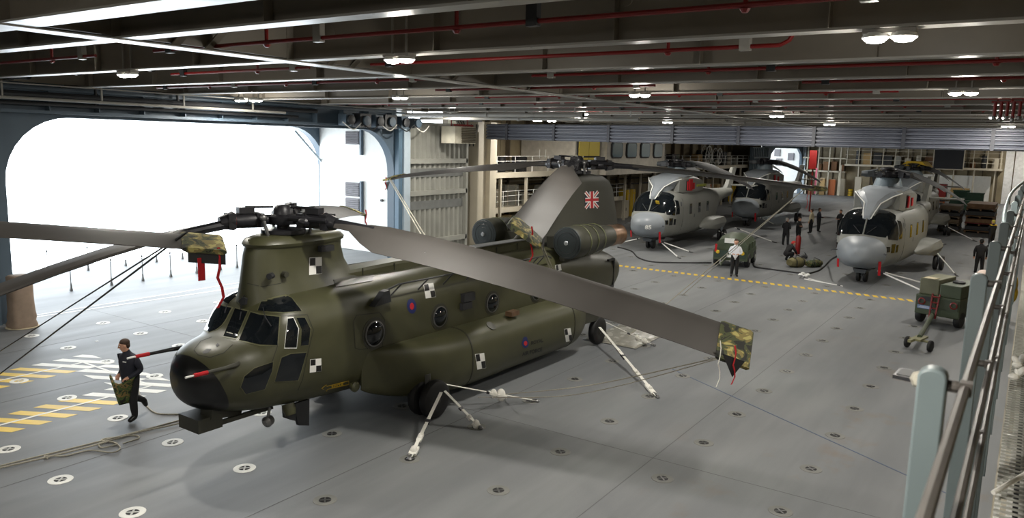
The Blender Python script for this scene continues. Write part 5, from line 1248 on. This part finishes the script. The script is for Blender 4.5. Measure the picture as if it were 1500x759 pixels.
pc_ = person('person in black crouching over the kit bags, wearing red headgear', (P.x, P.y, 0), D(-35), Jc, m_blk, m_blk, m_redhat)
P = G(1168, 372)
t = empty('extinguisher', (P.x, P.y, 0), 0, 'tall red fire extinguisher standing behind the crouching person', 'extinguisher')
MB().lathe([(.13, 0), (.15, .03), (.15, .95), (.1, 1.06), (.03, 1.1)], n=14).build('cylinder', m_red, t); MB().box((0, 0, 1.13), (.12, .05, .06)).tube(catmull([(0, 0, 1.14), (.14, 0, 1.0), (.16, 0, .5)]), .015, 6).build('valve', m_dark, t)
# ------------------------------------------------------------------ ground equipment
def blob_bag(px, dims, rz, label, m_):
    P = G(*px); t = empty('kit_bag', (P.x, P.y, 0), rz, label, 'bag')
    l, w, h = dims; rs = []
    for i in range(9):
        u = -1+i/4; k = (1-abs(u)**3)**.5 if abs(u) < 1 else .25
        rs.append([(u*l/2, y*(.5+.5*k)+.02*math.sin(i*2+y*9), h*.5+(z-h*.5)*(.45+.55*k)+.02*math.sin(i*3)) for y, z in section(w/2, 0, h, 2.6, 16)])
    MB().rings(rs).build('bag_body', m_, t, 50)
    MB().tube(catmull([(-l*.25, -w*.3, h), (0, 0, h+.12), (l*.25, -w*.3, h)]), .02, 6).build('handle', m_dark, t)
    for x in (-l*.25, l*.25): MB().rings([[(x+dx, y*1.03, h/2+(z-h/2)*1.03) for y, z in section(w/2, 0, h, 2.6, 16)] for dx in (-.03, .03)], cap=False).build('strap', m_dark, t)
    return t
m_tan = mat('olive_tan_canvas', sr(112, 106, 72), .85, var=.2, scale=6)
blob_bag((1166, 391), (1.0, .6, .5), D(-30), 'olive tan kit bag on the deck beside the crouching person', m_tan)
blob_bag((1192, 391), (1.1, .55, .36), D(-20), 'flatter olive camouflage kit bag right of the tan one', MATS['woodland_camouflage'])
blob_bag((1178, 379), (.5, .3, .22), D(10), 'small black bag with a white top behind the kit bags', m_dark)
def wheel(mb, c, r, w): return mb.lathe([(r*.45, -w/2), (r*.9, -w/2), (r, -w/4), (r, w/4), (r*.9, w/2), (r*.45, w/2)], c, (0, 1, 0), 18)
# generator cart by the man in white
A0 = G(1046, 392); t = empty('generator_cart', (40.1, 12.7, 0), D(8), 'dark green wheeled generator cart with rounded hood, lamps and number plate', 'generator')
MB().box((0, 0, .62), (2.9, 1.7, .5)).build('chassis', m_gse, t, 0)
MB().rings([[(x, y*(1-abs(x)*.03), .86+z*(1 if abs(x) < 1.2 else .8)) for y, z in ((-.84, 0), (-.84, .35), (-.66, .62), (-.3, .78), (.3, .78), (.66, .62), (.84, .35), (.84, 0))] for x in (-1.25, -1.2, -.4, .4, 1.2, 1.4)]).build('hood', m_gse, t, 25)
for x in (-.5, .3): MB().box((x, -.85, 1.08), (.6, .03, .34)).build('hood_panel', mat('green_panel', sr(58, 70, 48), .5), t, 0)
MB().box((-1.46, 0, .68), (.05, 1.6, .36)).build('front_panel', mat('dark_green_panel', sr(44, 60, 50), .5), t, 0)
for y in (-.62, .62): MB().lathe([(.09, 0), (.1, .04), (.06, .06)], (-1.48, y, .78), (-1, 0, 0), 12).build('lamp', m_yellow, t)
MB().box((-1.28, .1, 1.36), (.04, .5, .24)).build('plate', m_mw, t, 0); MB().box((-1.5, -.1, .6), (.02, .5, .14)).build('plate', m_mw, t, 0)
MB().box((-1.5, .72, .98), (.06, .1, .4)).build('reflector', m_redcloth, t, 0)
for x in (-.85, .95):
    for y in (-.78, .78): wheel(MB(), (x, y, .36), .36, .22).build('wheel', m_black, t); MB().lathe([(.12, -.13), (.15, 0), (.12, .13)], (x, y, .36), (0, 1, 0), 12).build('wheel_hub', m_panel, t)
MB().tube([(-1.4, .2, .5), (-2.1, .3, .3), (-2.2, .3, .2)], .05, 8).build('tow_bar', m_gse, t)
# power unit with tow bar at the right
A0 = G(1353, 474); B0 = G(1419, 486)
c0 = (A0+B0)/2; dv = (B0-A0).normalized(); rzp = math.atan2(dv.y, dv.x)
t = empty('power_unit', (c0.x+.75, c0.y+.15, 0), rzp+pi/2, 'olive green ground power unit with red tow frame beside the railing', 'power unit')
wd = (B0-A0).length
# local x points away from the camera; front face at x=-.9
b_ = MB().b2((-.75, -wd/2, .35), (1.15, wd/2, 1.05)).build('lower_body', m_gse, t, 0); bev(b_, .03)
b_ = MB().b2((-.7, -wd/2+.02, 1.05), (1.1, -.02, 1.5)).build('control_box', m_gse, t, 0); bev(b_, .03)
b_ = MB().b2((-.55, .06, 1.05), (1.0, wd/2-.02, 1.62)).build('engine_box', mat('lighter_olive', sr(104, 104, 82), .5), t, 0); bev(b_, .03)
MB().lathe([(.2, 0), (.2, .06), (.12, .1)], (.1, -.35, 1.5), n=16).build('filler_dome', m_dark, t)
MB().box((-.4, .4, 1.63), (.4, .4, .02)).build('pale_patch', m_vest, t, 0)
for y in (-wd/4, wd/4): MB().box((-.765, y, .8), (.03, wd/2-.1, .36)).build('door_panel', mat('olive_door', sr(58, 66, 50), .5), t, 0)
MB().box((-.78, wd/2-.35, .62), (.02, .5, .12)).build('blue_sign', mat('pale_blue_sign', sr(120, 140, 180), .5), t, 0)
for k in range(3): MB().box((-.8, wd/2-.35, .595+.025*k), (.012, .4-.06*k, .008)).build('sign_line', m_mw, t, 0)
MB().box((-.78, wd/2-.4, .92), (.03, .4, .14)).build('gauge_panel', m_dark, t, 0)
for y in (-.08, .16): MB().bar((-.8, y, 1.15), (-1.0, y*.8, .3), .05, .05).build('red_tow_frame', m_red, t, 0)
for z in (.45, .65, .85, 1.05): MB().bar((-.84-(1.1-z)*.16, -.08, z), (-.84-(1.1-z)*.16, .16, z), .05, .04).build('red_rung', m_red, t, 0)
for y in (-.55, .5): MB().lathe([(.09, -.02), (.13, 0), (.09, .02)], (-.8, y, .82), (1, 0, 0), 14, cap=False).build('red_ring', m_red, t)
for x in (-.4, .8):
    for y in (-wd/2+.1, wd/2-.1): wheel(MB(), (x, y, .3), .3, .2).build('wheel', m_black, t)
E0 = G(1345, 512); tip = t.matrix_basis.inverted() @ Vector((E0.x, E0.y, .35))
bpy.context.view_layer.update(); tip = (Matrix.Translation(t.location) @ Matrix.Rotation(rzp+pi/2, 4, 'Z')).inverted() @ Vector((E0.x, E0.y, .4))
MB().tube([(-.95, .04, .42), tip], .075, 10).build('tow_arm', m_gse, t)
MB().tube([tip+Vector((.0, -.32, -.1)), tip+Vector((0, .32, -.1))], .04, 8).bar(tip+Vector((-.3, 0, -.05)), tip+Vector((.3, 0, -.02)), .3, .06).bar(tip+Vector((-.5, .1, -.08)), tip+Vector((-.2, .05, -.05)), .1, .08).build('tow_head', mat('pale_olive', sr(136, 134, 100), .5), t, 0)
for y in (-.34, .34): wheel(MB(), tip+Vector((0, y, -.22)), .18, .1).build('tow_wheel', m_black, t)
# pale beige bundle and yellow barrier by the railing
P = G(1436, 470)
t = empty('equipment_bundle', (33.2, .95, 0), 0, 'stacked pale pink wrapped bundles beside the power unit, by the grey railing post', 'bundle')
MB().box((0, 0, .7), (1.1, .7, 1.4)).build('pallet_box', m_dim, t, 0)
for i in range(7): MB().ell(((i % 2)*.3-.15, (i % 3)*.28-.28, 1.5+.16*(i//3)), (.34, .2, .15), 12, 8).build('wrapped_roll', mat('pale_pink_wrap', sr(206, 188, 176), .6, var=.12), t)
t = empty('barrier', (46.5, 1.0, 0), 0, 'yellow sloping barrier plates standing along the walkway at the far right', 'barrier')
for i in range(5): MB().prism([(-.05, 0), (.55, 0), (.35, 1.0), (.2, 1.5), (-.05, 1.6)], 'x', -5+i*4.2, -4.7+i*4.2+3.2).build('plate', m_yellow, t, 0)
t = empty('yellow_bag', (32.9, .3, 0), 0, 'crumpled yellow sack hanging next to the pale bundles', 'sack')
MB().ell((0, 0, 1.45), (.35, .2, .4), 12, 10).ell((.1, -.05, 1.1), (.25, .18, .35), 12, 10).build('sack', m_yellow, t); MB().bar((0, 0, 0), (0, 0, 1.3), .08, .08).build('stand', m_dark, t)
# beige sheeted post by the door
P = G(33, 479)
t = empty('sheeted_post', (P.x, P.y, 0), 0, 'tall beige fabric cover wrapped over a post at the left edge of the doorway', 'cover')
rs = []
for z, w in ((0, .36), (.1, .38), (.22, .34), (.34, .36), (.5, .33), (.9, .32), (1.3, .31), (1.6, .31), (1.64, .26)):
    rs.append([(w*(1+.03*math.sin(7*k+z*9))*math.copysign(abs(math.cos(2*pi*k/24))**.5, math.cos(2*pi*k/24)), w*math.copysign(abs(math.sin(2*pi*k/24))**.5, math.sin(2*pi*k/24)), z) for k in range(24)])
MB().rings(rs).build('fabric', mat('beige_fabric', sr(150, 132, 116), .8, var=.12, scale=5), t, 50); MB().lathe([(.44, .0), (.46, .01), (.46, .02), (.44, .03)], n=20).build('hem', m_vest, t)
# ------------------------------------------------------------------ lashings and ropes of the green helicopter
def chW(p): return CHM @ Vector(p)
def strap(a, e, label, knots=((.12, .16), (.3, .1)), w=.06):
    a = Vector(a); e = Vector(e); e.z = 0; t = empty('lashing_strap', e, 0, label, 'lashing'); d = a-e
    MB().bar((0, 0, .03), d, w, .012).build('webbing', m_strapw, t, 0)
    for u, r in knots: MB().bar(d*(u-.05), d*(u+.05), r, .05).ell(d*u, (r*.5, r*.5, r*.7), 10, 8).build('knot', m_strapw, t, 40)
    MB().lathe([(.05, 0), (.06, .03), (.03, .07)], n=10).bar((0, 0, .05), d*.07, .05, .05).build('deck_hook', m_steel, t, 0)
    MB().bar(d*.5, d*.56, w*1.5, .04).build('ratchet', m_dark, t, 0)
ax = chW((2.52, -2.12, .62))
strap(ax, G(600, 674), 'white lashing strap from the front wheel of the green helicopter towards the camera', w=.07)
strap(ax+Vector((.12, 0, 0)), G(704, 629), 'white lashing strap from the front wheel leading right to a deck socket', w=.07)
strap(chW((3.0, -1.8, .62)), G(787, 589), 'longer white strap bunched midway, below the side tank of the green helicopter', knots=((.4, .22), (.48, .16)))
strap(chW((10.2, -1.85, .62)), G(963, 583), 'white lashing strap from the rear wheel of the green helicopter to the deck', knots=((.1, .13), (.3, .11), (.6, .09)), w=.08)
strap(chW((10.6, -1.85, .7)), G(958, 507), 'shorter white strap lying behind the rear wheel', knots=((.2, .16), (.35, .14)))
def rope(pts, r, label, m_, cat='rope', k=8):
    Q = catmull(pts, k); c = Q[0].copy(); o = MB().tube([q-c for q in Q], r, 6).build('rope' if cat == 'rope' else 'cable', m_, None); o.location = c; return tag(o, label, cat)
Q1 = G(735, 578, .05); tipF = chW(FB[0][1](8.7, .8, 1, D(30))[5])
rope([Q1, (Q1+tipF)/2+Vector((0, 0, -.12)), tipF], .011, 'thin rope from deck to the drooping tip of the nearest blade, upper strand', m_ropes)
Q2 = G(700, 582, .05)
rope([Q2, (Q2+tipF)/2+Vector((.1, 0, -.3)), tipF+Vector((0, 0, -.02))], .009, 'thin rope from deck to the drooping tip of the nearest blade, lower strand', m_ropes)
def taut(a, e, r, label, m_=m_ropes): return rope([a, (Vector(a)+Vector(e))/2, e], r, label, m_, k=2)
tipA = chW(AB[0][1](8.75, .8, 1, D(12))[5]); taut(tipA, chW((6.0, 1.2, 3.0)), .018, 'pale rope from the rear rotor blade tip on the left down to the roof')
taut(tipA+Vector((.08, 0, 0)), chW((6.15, 1.2, 3.0)), .018, 'second pale rope beside it from the left rear blade tip down to the roof')
tipC = chW(AB[2][1](8.9, .8, 1, D(35))[5]); taut(tipC, on(812, 411, 'Z', 2.9), .014, 'rope from the drooping rear blade tip to the fuselage side, left strand')
taut(tipC+Vector((.05, 0, 0)), on(818, 413, 'Z', 2.9), .014, 'rope from the drooping rear blade tip to the fuselage side, right strand')
qA = Vector(hub2)+Vector((0, 0, -5.45)); tipO = Vector((hub2.x, hub2.y, 0))+ob[1](8.7, .8, 1, D(-16))[5]
e1, e2 = G(-40, 540), G(-40, 578)
taut(tipO, e1, .012, 'dark rope from the left covered blade tip to the deck, upper strand', m_cablebk); taut(tipO, e2, .014, 'dark rope from the left covered blade tip to the deck, lower strand', m_cablebk)
# ropes running to the far helicopters
for (a, b_, l) in (((1000, 432), (1190, 250), 'pale rope rising from the yellow line to the rear rotor blade tip, left strand'), ((918, 494), (1205, 268), 'pale rope rising from the deck to the rear rotor blade tip, right strand')):
    s_ = G(*a, .02); tb = chW(AB[1][1](8.8, .8, 1, D(6))[5]); taut(tb, s_, .014, l)
# rope on the deck by the nose
gp = lambda l, z=.014: [G(x, y, z) for x, y in l]
rope(gp([(-20, 688), (30, 675), (100, 658), (180, 638), (240, 622), (275, 612), (281, 608), (262, 607), (232, 606), (218, 598), (208, 585), (203, 573)]), .016, 'beige rope lying on the deck below the black nose, looping up to the man', m_ropes)
rope(gp([(-20, 690), (60, 672), (140, 652), (200, 634), (260, 621), (300, 610)], .03), .016, 'second beige rope lying alongside the first below the black nose', m_ropes)
rope(gp([(70, 672), (66, 668), (95, 668), (130, 660), (165, 663), (176, 655), (160, 646), (145, 650), (150, 656), (172, 650), (148, 645), (165, 641), (196, 638), (203, 642), (180, 650)], .02), .014, 'small tangled coil of beige rope on the deck', m_ropes)
rope(gp([(905, 362), (925, 368), (936, 378), (960, 384), (1010, 385), (1042, 385)], .03), .04, 'black cable snaking across the deck to the generator cart', m_cablebk, 'cable')
rope(gp([(1104, 384), (1106, 391), (1125, 394), (1170, 400), (1182, 401)], .03)+[G(1200, 396, .03), G(1212, 386, .1), on(1218, 380, 'X', 38.9), on(1227, 375, 'X', 38.4)], .045, 'black cable from the generator cart to the nose of the right hand grey helicopter', m_cablebk, 'cable')
# loose chains at the pole foot
t = empty('deck_fitting', G(1182, 405), 0, 'white deck fittings with chain where the poles of the right hand helicopter meet', 'fitting')
for i in range(4): MB().lathe([(.09, 0), (.12, .05), (.06, .12)], (i*.25-.3, (i % 2)*.3, 0), n=10).build('shackle', m_white, t)
MB().tube(catmull([(-.4, 0, .05), (0, .3, .09), (.4, .1, .05)]), .03, 6).build('chain', m_white, t)
# sheet of clear wrapping under the tail
t = G(925, 490); 
mb = MB(); n_ = 14
mb.add([(t.x-1.6+3.2*i/n_, t.y-.9+1.8*j/n_, .015+.05*abs(math.sin(i*1.9+j*.7)*math.cos(j*1.3-i*.4))*(1 if 0 < i < n_ and 0 < j < n_ else 0)) for i in range(n_+1) for j in range(n_+1)], [(i*(n_+1)+j, (i+1)*(n_+1)+j, (i+1)*(n_+1)+j+1, i*(n_+1)+j+1) for i in range(n_) for j in range(n_)])
o = mb.build('plastic_sheet', mat('crumpled_sheet', sr(150, 148, 138), .25, var=.2), None, 60); solid(o, .008); tag(o, 'crumpled shiny pale sheet lying on the deck under the green helicopter tail', 'sheet')
# ------------------------------------------------------------------ walkway and railing at the right
m_rail = mat('rail_grey_green', sr(98, 109, 111), .45, var=.06); m_rod = mat('rail_rod_steel', sr(76, 72, 68), .5, .25, var=.2, scale=14)
m_litslat = mat('lit_floor_white', sr(232, 232, 228), .55, var=.15)
rl = empty('guard_railing', (2.29, .17, 4.2), 0, 'grey steel guard railing with round topped posts and three rods at the right', 'railing')
for i, x in enumerate([.35, 2.29, 4.27, 5.95, 7.7, 9.4, 11.2, 13, 15, 17, 19.5, 22, 25, 28]):
    w = .07; pr_ = [(-w/2, -2.2), (w/2, -2.2)]+[(w/2*math.cos(a*pi/8), 1.29+w/2*math.sin(a*pi/8)*.7) for a in range(9)]+[(-w/2, -2.2)]
    # a channel post: web facing along the rail with two flanges
    o = MB().prism([(y, z) for y, z in pr_[:-1]], 'x', x-2.29-.03, x-2.29+.03).build('post', m_rail, rl, 30); bev(o, .006)
    for z in (1.29, .9, .55):
        MB().lathe([(.010, -.01), (.016, 0), (.016, .02), (.012, .04)], (x-2.29, -w/2, z-.02), (0, -1, 0), 10).box((x-2.29, -w/2-.042, z-.02), (.036, .03, .036)).build('clamp', m_rod, o, 0)
for z, y in ((1.27, -.075), (.88, -.085), (.53, -.09)):
    MB().tube([(-2.6, y, z), (26, y, z)], .0135, 8).build('rod', m_rod, rl)
wk = tag(MB().b2((-3, -1.5, 4.16), (34, -.95, 4.2)).b2((-3, -.95, 4.2), (34, -.06, 4.24), mi=1).build('trim_9', [m_rail, m_dark], ang=0), kind='structure')
for k in range(11):
    gmb = MB(); x0 = -.8+k*1.5
    for i in range(25): gmb.b2((x0+i*.06, -.95, 4.395), (x0+i*.06+.01, .0, 4.405), mi=1)
    for j in range(19): gmb.b2((x0, -.025-j*.05, 4.37), (x0+1.5, -.0-j*.05, 4.395))  # white slats imitate lit floor showing through the grating
    tag(gmb.build('grating_panel', [m_litslat, m_panel], wk, 0), kind='stuff')
MB().b2((-3, -1.2, 2.0), (34, .02, 2.06)).build('lower_ledge', mat('buff_ledge', sr(140, 134, 118), .6), wk, 0)
for i in range(9): MB().b2((3.4+i*1.3, -.1, 3.26), (3.5+i*1.3, .0, 3.4+.1*(i % 2))).build('junction_box', m_panel if i % 2 else m_white, wk, 0)
t = empty('hand_wheel_hose', (0, 0, 0), 0, 'pale hose looping in an arc above the railing at the far right', 'hose'); t.location = (9.0, .02, 5.0)
hp = [on(x, y, 'Y', .12)-t.location for x, y in ((1466, 372), (1470, 330), (1480, 292), (1500, 262), (1530, 245))] if False else [G(x, y, 5.2+z)-t.location for x, y, z in ((1478, 358, 0), (1471, 330, .1), (1473, 305, .22), (1484, 280, .36), (1506, 262, .42))]
MB().tube(catmull(hp), .02, 8).build('hose', m_rail, t); MB().lathe([(.03, 0), (.04, .02), (.03, .05)], hp[0], (0, 0, 1), 10).build('coupling', m_steel, t)
t = empty('cloth_strap', (2.95, .0, 4.4), 0, 'white cloth strap tied to the railing foot at the lower right', 'strap')
mb = MB()
for k, (dx, dy, dz) in enumerate(((.5, -.1, .0), (.1, -.12, -.02), (-.25, -.02, .0))):
    pts = catmull([(0, .0, .16), (dx*.4, dy*.5, .1+.06*(k % 2)), (dx, dy, .03+dz)]); mb.rings([[p+Vector((0, -.03, 0)), p+Vector((.01, .03, .01)), p+Vector((.012, .03, .0)), p+Vector((0, -.03, -.012))] for p in pts])
mb.build('cloth', m_strapw, t, 60)
a = G(1455, 722, 4.45)-t.location; e = G(1510, 690, 4.5)-t.location
MB().tube([a, e], .012, 8).build('cord', m_strapw, t)
t = empty('tied_rag', (0, 0, 0), 0, 'bundle of white rags and cord tied around the middle rod of the railing', 'rag'); t.location = G(1493, 535, 4.85)
for i in range(6): MB().ell((.03*math.sin(i*2.2), .02*math.cos(i*1.7), .025*(i-3)), (.035, .03, .02), 8, 6, R=Matrix.Rotation(i, 3, 'X')).build('fold', m_strapw, t)
t = empty('bracket_plate', (0, 0, 0), 0, 'small black framed tray fixed out from the nearest railing post', 'tray'); t.location = (2.62, .42, 5.17)
q = [G(1307, 554, 5.17), G(1318, 544, 5.17), G(1350, 549, 5.17), G(1343, 562, 5.17)]
q = [x-t.location for x in q]
MB().rings([q, [x+Vector((0, 0, .015)) for x in q]]).build('tray', m_dark, t, 0)
cq = sum(q, Vector())/4; MB().rings([[cq+(x-cq)*.75+Vector((0, 0, .0152)) for x in q], [cq+(x-cq)*.75+Vector((0, 0, .018)) for x in q]]).build('tray_inset', m_black, t, 0)
E_ = Vector((2.3, .2, 5.47))-t.location; MB().tube([q[2]*.5+q[3]*.5, (q[2]+q[3])/2*.4+E_*.6, E_], [.02, .03, .02], 8).build('stay', m_ropes, t)
